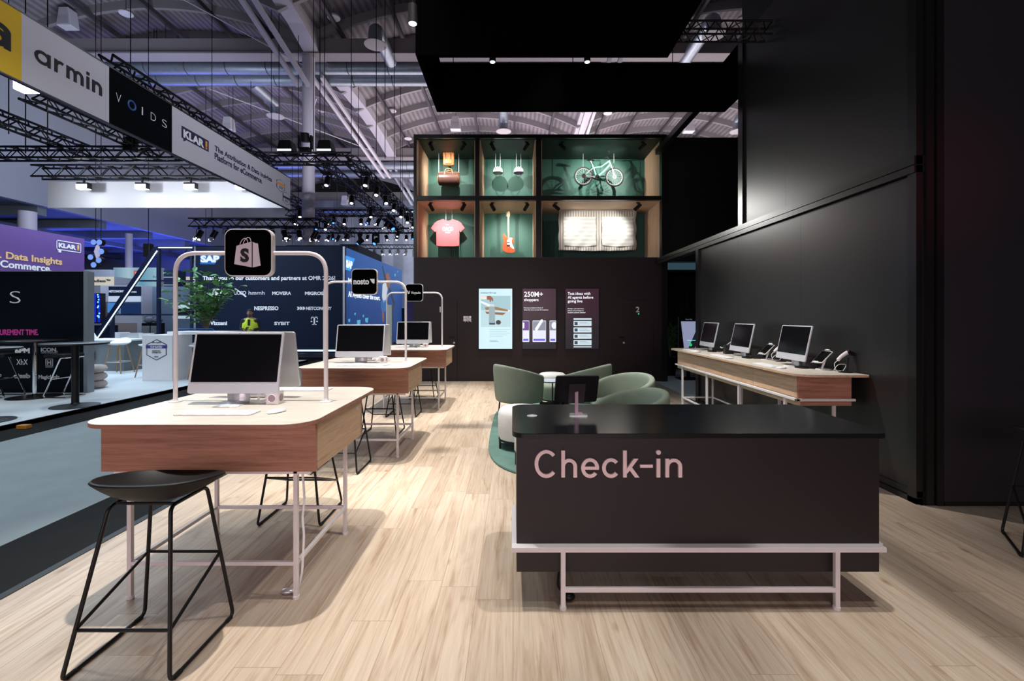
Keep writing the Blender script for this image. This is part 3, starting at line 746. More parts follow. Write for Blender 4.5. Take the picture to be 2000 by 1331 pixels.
# ---------------------------------------------------------------- wire stools
def stool(label):
    t = thing('bar_stool', label, 'stool', (0, 0, 0), 0, 'black bar stools with sled legs')
    def shell(off):
        def fn(u, v):
            a = 2 * PI * u; c, s = math.cos(a), math.sin(a)
            ex = 2.5
            k = (abs(c) ** ex + abs(s) ** ex) ** (-1 / ex)
            rx, ry = .238, .195
            rim = .076 - .034 * s + .010 * c * c
            r = math.sin(v * PI / 2) ** .9
            return Vector((.025 + rx * k * c * r, ry * k * s * r - .005, .668 + rim * r ** 2.6))
        return fn
    MB().grid(shell(0), 40, 10, True).build('seat', M['black'], t, smooth='all', solid=.012)
    for s in (-1, 1):
        pts = [(s * .215, .20, .008), (s * .215, -.21, .008), (s * .13, -.09, .655), (s * .13, .14, .655), (s * .213, .205, .008)]
        lp = fillet(pts[1:] , .03, 5)
        lp = fillet([(s * .215, 0, .008)] + pts[1:4] + [(s * .215, .205, .008), (s * .215, .0, .008)], .032, 5)
        MB().tube(lp, .0082, 10).build('sled_leg', M['black_metal'], t, smooth=True)
        for ya, yb in ((-.19, -.15), (.15, .185)): MB().cyl((s * .215, ya, .007), (s * .215, yb, .007), .0105, 8).build('glide', M['black'], t)
    z0, z1 = .19, .33
    def on(s, y0, y1, z): k = (z - .008) / .647; return Vector((s * (.215 - .085 * k), y0 + (y1 - y0) * k, z))
    A, B, C, D = on(-1, -.21, -.09, z0), on(1, -.21, -.09, z0), on(1, .205, .14, z1), on(-1, .205, .14, z1)
    MB().tube(fillet([A, B, C, D], .012, 3, True), .0072, 8, True).build('footrest', M['black_metal'], t, smooth=True)
    MB().tube([(-.13, -.06, .655), (.13, -.06, .655)], .007, 8).build('cross_bar', M['black_metal'], t)
    return t
s0 = stool('black bar stool in front of the nearest oak table')
put(s0, -1.575, 2.035, 0, R(0))
dup(s0, (-1.55, 3.385, 0), PI, 'black bar stool at the far side of the nearest oak table')
dup(s0, (-1.645, 4.43, 0), 0, 'black bar stool in front of the table with the nosto sign')
dup(s0, (-1.62, 5.76, 0), PI, 'black bar stool behind the table with the nosto sign')
dup(s0, (-1.61, 6.81, 0), 0, 'black bar stool in front of the table with the Voyado sign')
dup(s0, (-1.58, 8.19, 0), PI, 'black bar stool behind the table with the Voyado sign')
dup(s0, (3.36, 2.82, 0), R(-35), 'black bar stool cut off by the right edge of the photo')

# ---------------------------------------------------------------- check-in counter
ct = thing('reception_counter', 'black check-in counter with rounded glossy top on pale metal frame', 'counter', (.93, 2.62, 0))
TC = .877
def L(x): return x - .93
ol = rrect(L(-.005), L(1.861), 2.276 - 2.62, 3.03 - 2.62, [.05, .09, .075, .045], 8)
MB().prism(ol, TC - .027, TC).build('countertop', M['counter_top'], ct, bevel=.0025)
MB().box(L(.018), L(1.848), 2.325 - 2.62, 2.345 - 2.62, .166, .85).box(L(.018), L(.038), 2.345 - 2.62, 2.80 - 2.62, .166, .85).box(L(1.828), L(1.848), 2.345 - 2.62, 2.80 - 2.62, .166, .85).box(L(.038), L(1.828), 2.345 - 2.62, 2.8 - 2.62, .166, .186).build('front_panel', M['counter'], ct, bevel=.0015)
fr = MB().box(L(-.006), L(1.852), 2.282 - 2.62, 2.325 - 2.62, .285, .31).box(L(-.006), L(.018), 2.325 - 2.62, 2.80 - 2.62, .285, .31).box(L(1.848), L(1.868), 2.325 - 2.62, 2.80 - 2.62, .285, .31)
fr.build('frame', M['pink_metal'], ct, bevel=.002)
for x in (.249, 1.610):
    for y in (2.293, 2.79):
        MB().box(L(x) - .0115, L(x) + .0115, y - .0115 - 2.62, y + .0115 - 2.62, .012, .287).build('leg', M['pink_metal'], ct, bevel=.002)
        MB().cyl((L(x), y - 2.62, 0), (L(x), y - 2.62, .014), .018, 12).build('leg_foot', M['pink_metal'], ct)
MB().box(L(.249), L(1.61), 2.283 - 2.62, 2.303 - 2.62, .086, .108).build('stretcher', M['pink_metal'], ct, bevel=.002)
u_ = 2.325 / F / 2.5                                     # letters drawn as even round-cornered strokes
def g2(x, y): return (L(px(960, 2.325)) + x * u_, pz(760, 2.325) - y * u_)
lt = MB(); W_ = 17.5; Y0_ = 2.325 - 2.62
sn_ = [0]
def seg(pts): lt.prism([g2(*p) for p in pts], Y0_ - .013 - .00045 * sn_[0], Y0_, 'XZ')
def vbar(x, y0, y1, w=W_): seg([(x, y1), (x + w, y1), (x + w, y0), (x, y0)])
def hbar(x0, x1, y, w=15.5): seg([(x0, y + w), (x1, y + w), (x1, y), (x0, y)])
def ring(cx_, cy_, rx, ry, a0, a1, w=W_, n=30):
    o_ = [(cx_ + rx * math.cos(R(a0 + (a1 - a0) * k / n)), cy_ - ry * math.sin(R(a0 + (a1 - a0) * k / n))) for k in range(n + 1)]
    i_ = [(cx_ + (rx - w) * math.cos(R(a0 + (a1 - a0) * k / n)), cy_ - (ry - w * .94) * math.sin(R(a0 + (a1 - a0) * k / n))) for k in range(n + 1)]
    for k in range(n): seg([o_[k], o_[k + 1], i_[k + 1], i_[k]])
ring(267, 363.5, 57, 68, 42, 318)
sn_[0] += 1; vbar(340, 298, 429); sn_[0] += 1; ring(378, 376, 38, 38, 0, 180); sn_[0] += 1; vbar(398.5, 376, 429)
sn_[0] = 0; ring(479.5, 383.5, 43.5, 48, 0, 322); sn_[0] += 1; hbar(440, 522, 377, 14)
sn_[0] = 0; ring(581.5, 383.5, 43.5, 48, 40, 320)
sn_[0] = 0; vbar(640, 298, 429); sn_[0] += 1; seg([(650, 398), (660, 410), (714, 338), (692, 338)]); sn_[0] += 1; seg([(662, 382), (697, 429), (719, 429), (675, 369)])
sn_[0] = 0; hbar(723, 784, 367, 14.5)
vbar(803, 338, 429); seg([(812 + 11.5 * math.cos(2 * PI * k / 20), 307.5 - 11.5 * math.sin(2 * PI * k / 20)) for k in range(20)])
sn_[0] = 0; vbar(846, 338, 429); sn_[0] += 1; ring(886.5, 377, 40, 39.5, 0, 180); sn_[0] += 1; vbar(909, 377, 429)
lt.build('lettering', M['pink'], ct)
MB().lathe([(.021, 0), (.029, 0), (.030, .003), (.022, .005), (.021, .001)], (L(px(1039.5, 2.66)), .055, TC), 24).build('cable_grommet', M['alu'], ct, smooth=True)
# tablet on its stand
Yt = 2.69
t = thing('tablet_stand', 'black tablet on a mauve metal stand on the check-in counter', 'tablet', (px(1130, Yt), Yt, TC))
MB().prism(rrect(-.052, .052, -.05, .05, .01, 4), 0, .004).xf(Matrix.Rotation(R(-8), 4, 'Z')).build('base_plate', M['alu'], t, bevel=.001)
pm = MB().cbox((-.012, 0, .075), (.020, .008, .15)).cbox((.008, .012, .010), (.03, .02, .014))
pm.build('post', M['bronze'], t, bevel=.001)
mm = Matrix.Translation((-.010, -.012, .155)) @ Matrix.Rotation(R(6), 4, 'Z') @ Matrix.Rotation(R(20), 4, 'X')
MB().prism(rrect(-.128, .128, -.092, .082, .014, 5), .010, .020, 'XZ').xf(mm).build('tablet_case', M['black'], t, bevel=.002)
MB().prism(rrect(-.118, .118, -.082, .072, .006, 5), .020, .0215, 'XZ').xf(mm).build('screen', M['screen'], t)
MB().prism(rrect(-.048, .050, -.095, .030, .006, 4), .002, .010, 'XZ').xf(mm).build('bracket', mat('grey_mauve_plate', (.035, .028, .034), .5, .2), t, bevel=.001)
# floor plug by the left counter leg
t = MB().ball((0, 0, .022), .033, .028, .022).tube(fillet([(.0, .02, .02), (-.05, .1, .006), (-.02, .3, .006)], .05, 4), .006, 8).build('floor_plug', M['black_metal'], None, smooth=True)
t.location = (.285, 2.36, 0); tag(t, 'small black floor plug beside the left counter leg', 'plug')

# ---------------------------------------------------------------- wall screens and wall sockets
def display(name_label, x0, x1, m):
    y0, y1 = 563.5, 682.5
    cx, cz = (px(x0, YW) + px(x1, YW)) / 2, (pz(y0, YW) + pz(y1, YW)) / 2
    t = thing('wall_screen', name_label, 'screen', (cx, YW, cz), 0, 'upright screens on the back wall')
    hw, hh = (px(x1, YW) - px(x0, YW)) / 2, (pz(y0, YW) - pz(y1, YW)) / 2
    MB().box(-hw, hw, -.05, 0, -hh, hh).build('housing', M['black'], t, bevel=.004)
    MB().box(-hw + .012, hw - .012, -.052, -.05, -hh + .012, hh - .012).build('picture', m, t)
    return t, (lambda a, b: (px(a, YW) - cx, pz(b, YW) - cz))
def rect(t, q, m, a0, b0, a1, b1, name='picture_block', d=.0535, r=0.0):
    (x0, z1), (x1, z0) = q(a0, b0), q(a1, b1)
    return MB().prism(rrect(x0, x1, z0, z1, r, 4), -d, -.0515, 'XZ').build(name, m, t)
def tx(t, q, s, m, a, b, w=None, h=None, name='lettering', bold=.0, d=.0545):
    k = YW / F
    x, z = q(a, b)
    return text(s, m, (x, -d, z), parent=t, name=name, width=w * k if w else None, height=h * k if h else None, bold=bold, depth=.001)
G = lambda c, s=.66: glow('screen_' + str(len(bpy.data.materials)), c, s)
pale = G((.62, .86, .92), .68)
t, q = display('upright wall screen showing a water bottle photo on pale blue', 934.5, 1001.5, pale)
tx(t, q, 'waterdrop', G((.03, .16, .26)), 938.5, 574, 31, 4.6, bold=.01)
rect(t, q, G((.36, .58, .63)), 939.5, 578.5, 997, 606, d=.0525)
rect(t, q, G((.50, .72, .78)), 939.5, 606, 997, 639, d=.0525)
def poly(t, q, m, pts, name='picture_block', d=.054):
    MB().prism([q(*p) for p in pts], -d, -.0515, 'XZ').build(name, m, t)
poly(t, q, G((.80, .92, .94)), [(939.5, 588), (939.5, 592), (956, 600), (992, 610), (997, 607), (970, 600)], d=.053)
poly(t, q, G((.33, .19, .07)), [(947, 601), (966, 599), (992, 605.5), (992, 609), (963, 605), (949, 606)], d=.0535)
poly(t, q, G((.26, .12, .045)), [(948, 609), (988, 611.5), (982, 616), (950, 613)], d=.0535)
poly(t, q, G((.30, .42, .45)), [(955.5, 599), (966.5, 599), (967.5, 632), (955, 632)], d=.0545)
poly(t, q, G((.62, .72, .74)), [(957.5, 594.5), (964.5, 594.5), (966, 599), (956, 599)], d=.0545)
poly(t, q, G((.05, .05, .055)), [(955, 631), (967.5, 631), (967, 634.5), (956, 634.5)], d=.055)
poly(t, q, G((.03, .035, .04)), [(973.5 + 5 * math.cos(a), 630 + 4.5 * math.sin(a)) for a in [PI * k / 8 for k in range(16)]][::-1], d=.055)
poly(t, q, G((.85, .80, .74)), [(939.5, 578.6), (952, 579.3), (952, 585.5), (939.5, 585)], d=.0545)
poly(t, q, G((.30, .10, .055)), [(951, 579), (958, 578.5), (963, 583), (963.5, 588.5), (961.5, 589), (959.5, 585.5), (959, 590.5), (957, 590), (956.5, 586.5), (951, 585.5)], d=.055)
for i in range(5): rect(t, q, G((.40, .60, .70)), 956, 643.6 + i * 3.4, 996 - (i % 2) * 6 - (14 if i == 4 else 0), 644.5 + i * 3.4, 'text_line')
for i in range(2): rect(t, q, G((.28, .48, .58)), 956, 664.4 + i * 2.4, 971 + i * 3, 665.4 + i * 2.4, 'text_line')
purp = glow_ramp('screen_plum', [(0, (.010, .010, .020)), (.35, (.014, .008, .014)), (.6, (.030, .006, .016)), (1, (.045, .008, .024))], 2, -.65, .65, .55)
wt = G((.92, .94, 1), .85)
t, q = display('upright plum wall screen reading 250M+ shoppers with product cards', 1019.5, 1086.5, purp)
tx(t, q, '250M+', wt, 1023.5, 579.8, 36.5, 9.8, bold=.012)
tx(t, q, 'shoppers', wt, 1023.5, 588.6, 28, 7.6, bold=.015)
tx(t, q, 'Put your products in front of', wt, 1023.5, 602.6, 36.5, 2.6, bold=.01)
tx(t, q, 'Shop Pay users across 30 countries', wt, 1023.5, 606.6, 47, 2.6, bold=.01)
card, cw, blu = G((.80, .84, .95)), G((.25, .28, .36)), G((.16, .14, .75))
for a0, a1 in ((1020.3, 1033.6), (1040, 1066), (1073, 1085.7)):
    rect(t, q, card, a0, 626.5, a1, 668, 'product_card', .053, .012)
    rect(t, q, cw if a0 != 1020.3 else G((.14, .06, .28)), a0 + .6, 627.5, a1 - .6, 645.5, 'product_picture', .0537)
    rect(t, q, blu, a0 + 1.6, 662, a1 - 1.6, 666, 'card_button', .0537)
poly(t, q, G((.90, .93, .96)), [(1045, 645), (1048.5, 647), (1060.5, 627.5), (1060, 624.5), (1057.5, 624), (1055.5, 625.5), (1044.7, 642)], d=.0545)
poly(t, q, G((.90, .93, .96)), [(1082 + 5.2 * math.cos(a), 636 + 6.5 * math.sin(a)) if math.cos(a) < .72 else (1085.6, 636 + 6.5 * math.sin(a)) for a in [PI * k / 10 for k in range(20)]][::-1], d=.0545)
rect(t, q, G((.90, .93, .96)), 1020.5, 630.5, 1024, 641.5, d=.0545)
t, q = display('upright plum wall screen reading Test ideas with AI agents before going live', 1103, 1169.8, purp)
for i, (s_, w_) in enumerate((('Test ideas with', 44), ('AI agents before', 49.5), ('going live', 28.5))): tx(t, q, s_, wt, 1108.3, 576.3 + 7.4 * i, w_, None, bold=.012)
for i, (s_, w_) in enumerate((('SimGym uses data from', 31), ('billions of purchases to', 31), ('simulate customer behavior', 35))): tx(t, q, s_, wt, 1108.3, 604.3 + 3.9 * i, w_, 2.6, bold=.01)
for i, (b0, b1) in enumerate(((622, 625), (627.2, 637.2), (639.8, 649.6), (652.2, 662), (664.4, 674.4), (676.6, 678.6))):
    rect(t, q, G((.66, .80, .88)), 1119.6, b0, 1154.6, b1, 'list_card', .053, .01 if b1 - b0 > 5 else 0)
    if b1 - b0 > 5:
        rect(t, q, G((.04, .06, .09)), 1121.5, b0 + 2, 1127.5, b1 - 2, 'list_icon', .0537)
        rect(t, q, G((.40, .50, .58)), 1131, b0 + 2.6, 1146, b0 + 3.6, 'text_line', .0537)
        rect(t, q, G((.40, .50, .58)), 1131, b0 + 5.2, 1151, b0 + 6.2, 'text_line', .0537)
t = thing('wall_socket', 'small grey socket cluster on the dark wall between door and bottle screen', 'socket', (px(913, YW), YW, pz(622.5, YW)))
for i in range(3):
    for j in range(2): MB().box(-.09 + i * .06, -.035 + i * .06, -.012, 0, -.06 + j * .06, -.005 + j * .06).build('socket_plate', M['alu'], t, bevel=.003)
cb = MB()
for i in range(3): cb.tube(fillet([(-.06 + .05 * i, -.015, .0), (-.02, -.06, -.04 + .04 * i), (-.05 + .07 * i, -.03, -.08)], .03, 4), .006, 6)
cb.build('cable', M['key_white'], t)
# ---------------------------------------------------------------- lounge behind the counter
rp_ = []
for k in range(96):
    c_, s_ = math.cos(2 * PI * k / 96), math.sin(2 * PI * k / 96)
    q_ = (abs(c_) ** 4.2 + abs(s_) ** 4.2) ** (-1 / 4.2)
    rp_.append((1.38 * q_ * c_, 1.80 * q_ * s_))
rg = MB().prism(rp_, 0, .024).build('lounge_rug', M['rug'], None, bevel=.008)
rg.location = (1.10, 5.87, .001); tag(rg, 'rounded deep green shaggy rug under the lounge seats', 'rug')
def tub_chair(label):
    t = thing('lounge_chair', label, 'armchair', (0, 0, 0), 0, 'sage green tub chairs')      # faces -Y
    def fn(u, v):
        th = R(-128) + R(256) * u                            # 0 = straight back (+Y)
        k = abs(math.cos(th / 2.0))
        top = .55 + .19 * max(0, math.cos(th * .62)) ** 1.3
        a = 2 * PI * v
        ro, ri = .375, .295
        rm, rt = (ro + ri) / 2, (ro - ri) / 2
        s = math.sin(a); c = math.cos(a)
        zz = (top + .20) / 2 + (top - .20) / 2 * (abs(s) ** .35) * (1 if s > 0 else -1)
        flare = 1 + .10 * (zz - .2) / .5
        e = min(u, 1 - u); shr = min(1, (e / .03) ** .5) if e < .03 else 1
        r = (rm + rt * shr * (abs(c) ** .6) * (1 if c > 0 else -1)) * flare
        if shr < 1: zz = (top + .20) / 2 + (zz - (top + .20) / 2) * (.9 + .1 * shr)
        return Vector((r * math.sin(th), r * math.cos(th) * .95, zz))
    MB().grid(lambda u, v: fn(u, v), 56, 24).build('shell', M['sage'], t, smooth='all')
    def seat(u, v):
        a = 2 * PI * u; r = math.sin(min(v * 1.0, 1) * PI / 2)
        prof = [(0, .44), (.20, .44), (.27, .43), (.30, .40), (.305, .30), (.29, .235), (0, .23)]
        i = min(int(v * 6), 5); f = v * 6 - i
        rr = prof[i][0] * (1 - f) + prof[i + 1][0] * f; zz = prof[i][1] * (1 - f) + prof[i + 1][1] * f
        return Vector((rr * math.cos(a), rr * math.sin(a) * 1.05 - .03, zz))
    MB().grid(seat, 36, 18, True).build('seat_cushion', M['sage'], t, smooth='all')
    MB().torus((0, 0, .205), .30, .012, 'Z', 36, 8).build('base_ring', M['black_metal'], t, smooth=True)
    for a in (45, 135, 225, 315):
        MB().cyl((.30 * math.cos(R(a)), .30 * math.sin(R(a)), .205), (.32 * math.cos(R(a)), .32 * math.sin(R(a)), 0), .012, 10).build('leg', M['black_metal'], t)
    return t
RZ = .025
a0 = tub_chair('sage green tub chair with its back to the camera, behind the white stools')
put(a0, .10, 6.75, RZ, R(122))
dup(a0, (1.06, 6.78, RZ), R(-122), 'sage green tub chair half hidden behind the tablet on the counter')
dup(a0, (1.27, 5.45, RZ), R(-62), 'sage green tub chair showing its curved inner backrest, right of the tablet')
dup(a0, (1.06, 4.32, RZ), R(-82), 'sage green tub chair nearest the counter, only its top rim in view')
def pouf(label, m, h=.44):
    t = thing('pouf', label, 'pouf', (0, 0, 0), 0, 'upholstered round poufs')
    pr = [(0, h), (.14, h), (.20, h - .008), (.235, h - .03), (.248, h - .065), (.25, h - .10), (.25, .13), (.24, .105), (0, .10)]
    MB().lathe(pr[::-1], n=40).build('cushion', m, t, smooth=True)
    MB().torus((0, 0, .092), .235, .011, 'Z', 36, 8).torus((0, 0, .06), .235, .008, 'Z', 36, 8).build('base_ring', M['black_metal'], t, smooth=True)
    for a in (20, 110, 200, 290):
        MB().cyl((.24 * math.cos(R(a)), .24 * math.sin(R(a)), .14), (.24 * math.cos(R(a)), .24 * math.sin(R(a)), 0), .011, 10).build('leg', M['black_metal'], t)
    return t
p0 = pouf('white round pouf on black ring base, left of the counter corner', M['boucle'])
put(p0, .085, 5.06, RZ, 0)
dup(p0, (.262, 4.50, RZ), R(-5), 'white round pouf peeking out right behind the counter edge')
dup(p0, (.70, 8.25, 0), 0, 'white round pouf far back between two green chairs')
p1 = pouf('low sage pouf beyond the small black side table', M['sage'], .36); put(p1, .68, 7.60, 0)
t = thing('side_table', 'small round black side table between two green tub chairs', 'table', (.59, 7.06, RZ))
MB().lathe([(0, .43), (.19, .43), (.20, .435), (.20, .445), (0, .447)], n=40).build('tabletop', mat('pale_blue_grey_top', (.45, .52, .58), .3), t, smooth=True)
MB().torus((0, 0, .438), .202, .008, 'Z', 40, 8).build('rim', M['black_metal'], t, smooth=True)
for a in (80, 200, 320): MB().cyl((.15 * math.cos(R(a)), .15 * math.sin(R(a)), .43), (.17 * math.cos(R(a)), .17 * math.sin(R(a)), 0), .011, 8).build('leg', M['black_metal'], t)

# ---------------------------------------------------------------- long desk on the right wall
ox, oy = 2.80, 5.75
t = thing('wall_desk', 'long oak desk with four drawers along the black wall on the right', 'desk', (ox, oy, 0))
xl, xr, y0, y1 = 2.505 - ox, 3.118 - ox, 4.03 - oy, 7.40 - oy
MB().prism(rrect(xl, xr, y0, y1, [.01, .12, .20, .01], 8), ZTOP - .003, ZTOP).build('desktop', wood('pale_oak_along', (.70, .645, .57), (.66, .60, .525), (.60, .53, .45), 'Y', .4), t, bevel=.001)
MB().prism(rrect(xl, xr, y0, y1, [.01, .12, .20, .01], 8), ZTOP - .021, ZTOP - .003).build('desktop_edge', M['oak_y'], t)
bx0, bx1, by0, by1 = 2.578 - ox, 3.06 - ox, 4.165 - oy, 7.22 - oy
MB().box(bx0 + .018, bx1, by0, by1, .645, .918).build('cabinet_box', M['oak_front_shade'], t, bevel=.0015)
nd = 4
MB().box(bx0 + .010, bx0 + .018, by0 + .02, by1 - .01, .712, .915).build('drawer_gap_shade', M['black'], t)  # black strip that paints the shade in the gaps between drawers
for i in range(nd):
    a = by0 + .02 + (by1 - by0 - .02) * i / nd
    MB().box(bx0, bx0 + .018, a + .003, a + (by1 - by0 - .02) / nd - .003, .715, .908).build('drawer', M['oak_y'], t, bevel=.001)
MB().box(bx0, bx0 + .018, by0 + .0, by1, .645, .710).build('plinth_board', M['oak_y'], t)
MB().box(bx0, bx0 + .018, by0, by0 + .019, .710, .910).build('end_strip', M['oak_front_shade'], t)
fr = MB().box(bx0 - .034, bx0 - .002, by0 - .03, by1 + .02, .69, .711).box(bx0 - .034, bx1 + .018, by0 - .03, by0 - .002, .69, .711)
fr.build('frame', M['pink_metal'], t, bevel=.002)
lys = [4.36, 5.25, 6.12, 7.0]
for y in lys:
    for x in (2.575, 3.035):
        MB().box(x - ox - .0125, x - ox + .0125, y - oy - .0125, y - oy + .0125, 0, .69 if x < 2.8 else .645).build('leg', M['pink_metal'], t, bevel=.002)
for x in (2.575, 3.035): MB().box(x - ox - .01, x - ox + .01, 4.36 - oy, 7.0 - oy, .21, .23).build('stretcher', M['pink_metal'], t)
for y in (4.36, 7.0): MB().box(2.575 - ox, 3.035 - ox, y - oy - .01, y - oy + .01, .21, .23).build('stretcher', M['pink_metal'], t)

GR = 'silver desktop computers on the long wall desk'
YC = (4.77, 5.85, 6.83)
for i, (y, l) in enumerate(zip(YC, ('silver desktop computer nearest the camera on the long wall desk', 'silver desktop computer in the middle of the three on the long wall desk', 'silver desktop computer at the far end of the long wall desk'))):
    dup(c0, (2.86, y, ZTOP), R(-92), l, GR)
for y, l in zip(YC, ('white keyboard before the nearest computer on the wall desk', 'white keyboard before the middle computer on the wall desk', 'white keyboard before the far computer on the wall desk')):
    dup(k0, (2.655, y + .05, ZTOP), R(-92), l)
for y, l in zip(YC, ('white mouse on the wall desk before the nearest computer', 'white mouse on the wall desk before the middle computer', 'white mouse on the wall desk before the far computer')):
    dup(m0, (2.63, y - .25, ZTOP), R(-80), l)
def holder(label):
    t = thing('tablet_holder', label, 'tablet', (0, 0, 0), 0, 'tablets on pale metal holders')
    MB().lathe([(0, 0), (.060, 0), (.062, .004), (.060, .009), (0, .010)], n=28).build('base_disc', M['pink_metal'], t, smooth=True)
    MB().cbox((.0, .012, .060), (.020, .007, .125), Matrix.Rotation(R(-24), 3, 'X')).build('arm', M['pink_metal'], t, bevel=.001)
    m = Matrix.Translation((0, -.016, .120)) @ Matrix.Rotation(R(-52), 4, 'X')
    MB().prism(rrect(-.055, .055, -.075, .095, .008, 4), 0, .010, 'XZ').xf(m).build('tablet_case', M['pink_metal'], t, bevel=.002)
    MB().prism(rrect(-.050, .050, -.068, .088, .005, 4), -.0015, 0, 'XZ').xf(m).build('screen', M['screen'], t)
    MB().cbox((0, -.006, -.078), (.05, .022, .012)).cbox((0, -.006, .098), (.05, .022, .012)).xf(m).build('clip', M['key_white'], t, bevel=.003)
    return t
h0 = holder('tablet on a pale metal holder, nearest on the wall desk')
put(h0, 2.985, 4.44, ZTOP, R(-75))
dup(h0, (2.985, 5.42, ZTOP), R(-75), 'tablet on a pale metal holder between nearest and middle wall desk computers')
dup(h0, (2.985, 6.42, ZTOP), R(-110), 'tablet on a pale metal holder between middle and far wall desk computers')
def scanner(label):
    t = thing('barcode_scanner', label, 'scanner', (0, 0, 0), 0, 'handheld scanners on black stands')
    MB().lathe([(0, 0), (.055, 0), (.055, .006), (.02, .012), (0, .013)], n=24).build('stand_base', M['black'], t, smooth=True)
    MB().cyl((.0, .01, .012), (0, .03, .135), .008, 10).build('stand_post', M['black'], t)
    MB().tube([(0, -.085, .115), (0, -.05, .145), (0, -.01, .168), (0, .02, .182)], .015, 10, r1=.018).build('handle', M['pink_metal'], t, smooth=True)
    MB().cbox((0, .045, .180), (.046, .075, .034), Matrix.Rotation(R(-22), 3, 'X')).build('scan_head', M['black'], t, bevel=.006)
    MB().cbox((0, .035, .2005), (.020, .024, .004), Matrix.Rotation(R(-22), 3, 'X')).build('status_light', glow('teal_status_light', (.12, .75, .6), .8), t)
    c = MB().tube(fillet([(0, -.085, .112), (.0, -.13, .085), (.02, -.125, .02), (-.02, -.05, .008), (-.05, .03, .006), (-.04, .06, .07), (-.02, -.06, .075), (-.03, -.10, .02), (-.04, -.06, .006)], .05, 6), .0028, 6)
    c.build('cord', M['key_white'], t, smooth=True)
    return t
sc0 = scanner('handheld scanner on a black stand at the near end of the wall desk')
put(sc0, 3.045, 4.22, ZTOP, R(-78))
dup(sc0, (3.04, 5.23, ZTOP), R(-78), 'handheld scanner on a black stand behind the nearest wall desk computer')
def speaker_box(label):
    t = thing('receipt_printer', label, 'printer', (0, 0, 0), 0, 'black box printers on the wall desk')
    MB().prism(rrect(-.055, .055, -.055, .055, .008, 4), 0, .12).build('body', M['black_metal'], t, bevel=.003)
    MB().box(-.05, .05, -.057, -.055, .085, .09).build('paper_slot', M['black'], t)
    MB().box(-.012, .004, -.057, -.0555, .055, .061).build('badge', M['ink_white'], t)
    return t
b0 = speaker_box('black box printer beside the nearest computer on the wall desk')
put(b0, 2.965, 4.60, ZTOP, R(-15))
dup(b0, (2.97, 5.60, ZTOP), R(-15), 'black box printer beside the tablet behind the middle wall desk computer')
dup(b0, (2.93, 6.27, ZTOP), R(-10), 'black box printer between the middle and far wall desk computers')
def puck(label):
    t = thing('card_reader_dock', label, 'dock', (0, 0, 0), 0, 'flat black docks')
    MB().prism(rrect(-.06, .06, -.045, .045, .03, 6), 0, .018).build('body', M['black_metal'], t, bevel=.004)
    MB().prism(rrect(-.03, .03, -.02, .02, .01, 4), .018, .024).build('reader', M['screen'], t, bevel=.002)
    return t
u0 = puck('flat black dock at the foot of the nearest wall desk computer')
put(u0, 2.86, 4.565, ZTOP, R(-80))
dup(u0, (2.86, 5.63, ZTOP), R(-80), 'flat black dock at the foot of the middle wall desk computer')
dup(u0, (2.86, 6.62, ZTOP), R(-80), 'flat black dock at the foot of the far wall desk computer')

# ---------------------------------------------------------------- passage at the back right
t = thing('freestanding_screen', 'tall pale grey lit screen standing in the dark passage behind the wall desk', 'screen', (px(1345, 10.6), 10.6, 0))
fx = lambda a: px(a, 10.6) - px(1345, 10.6)
MB().box(fx(1325), fx(1372), -.03, .03, pz(690, 10.6), pz(619, 10.6)).build('housing', M['black'], t, bevel=.004)
MB().box(-.25, .25, -.18, .22, 0, .02).box(-.04, .04, .0, .04, .02, .7).build('stand', M['black_metal'], t)
MB().prism([(fx(1329), pz(628, 10.6)), (fx(1336), pz(688, 10.6)), (fx(1369), pz(688, 10.6)), (fx(1369), pz(628, 10.6))], -.034, -.03, 'XZ').build('picture', glow('pale_grey_screen', (.24, .26, .40), .8), t)
MB().prism([(fx(1340), pz(688, 10.6)), (fx(1361), pz(640, 10.6)), (fx(1369), pz(640, 10.6)), (fx(1369), pz(650, 10.6)), (fx(1352), pz(688, 10.6))], -.036, -.033, 'XZ').build('picture_stripe', glow('dark_screen_stripe', (.01, .012, .016), .8), t)  # dark diagonal stripe of the displayed picture
MB().box(fx(1341), fx(1358), -.038, -.034, pz(665.6, 10.6), pz(664.4, 10.6)).build('picture_line', glow('teal_screen_line', (.1, .8, .75), 1), t)
text('b', glow('green_screen_mark', (.02, .7, .18), .9), (fx(1346), -.037, pz(676, 10.6)), parent=t, height=.085, bold=.03, name='picture_mark')
text('Shop Mini', glow('grey_screen_text', (.16, .17, .24), .8), (fx(1338), -.033, pz(625.3, 10.6)), parent=t, height=.035, name='lettering')
t = MB().box(px(1303, 10.5), px(1359, 10.5), 10.5, 10.55, pz(527, 10.5), pz(513.5, 10.5)).build('wall_light', glow('blue_grey_light_strip', (.04, .085, .115), .5))
tag(t, 'dim blue light strip high in the dark passage', 'light')
cu = MB()
MB().box(3.43, 5.6, 10.52, 10.6, 2.46, 2.72).build('trim_passage_lintel', M['black'])['kind'] = 'structure'
def cur(u, v): return Vector((3.45 + 2.1 * u, 12.45 + .035 * math.sin(u * 90), .02 + 2.75 * v))
t = cu.grid(cur, 160, 1).build('passage_curtain', mat('dark_green_curtain', (.008, .018, .015), .9), None, smooth='all', solid=.01)
tag(t, 'dark green pleated curtain closing the back of the passage', 'curtain')
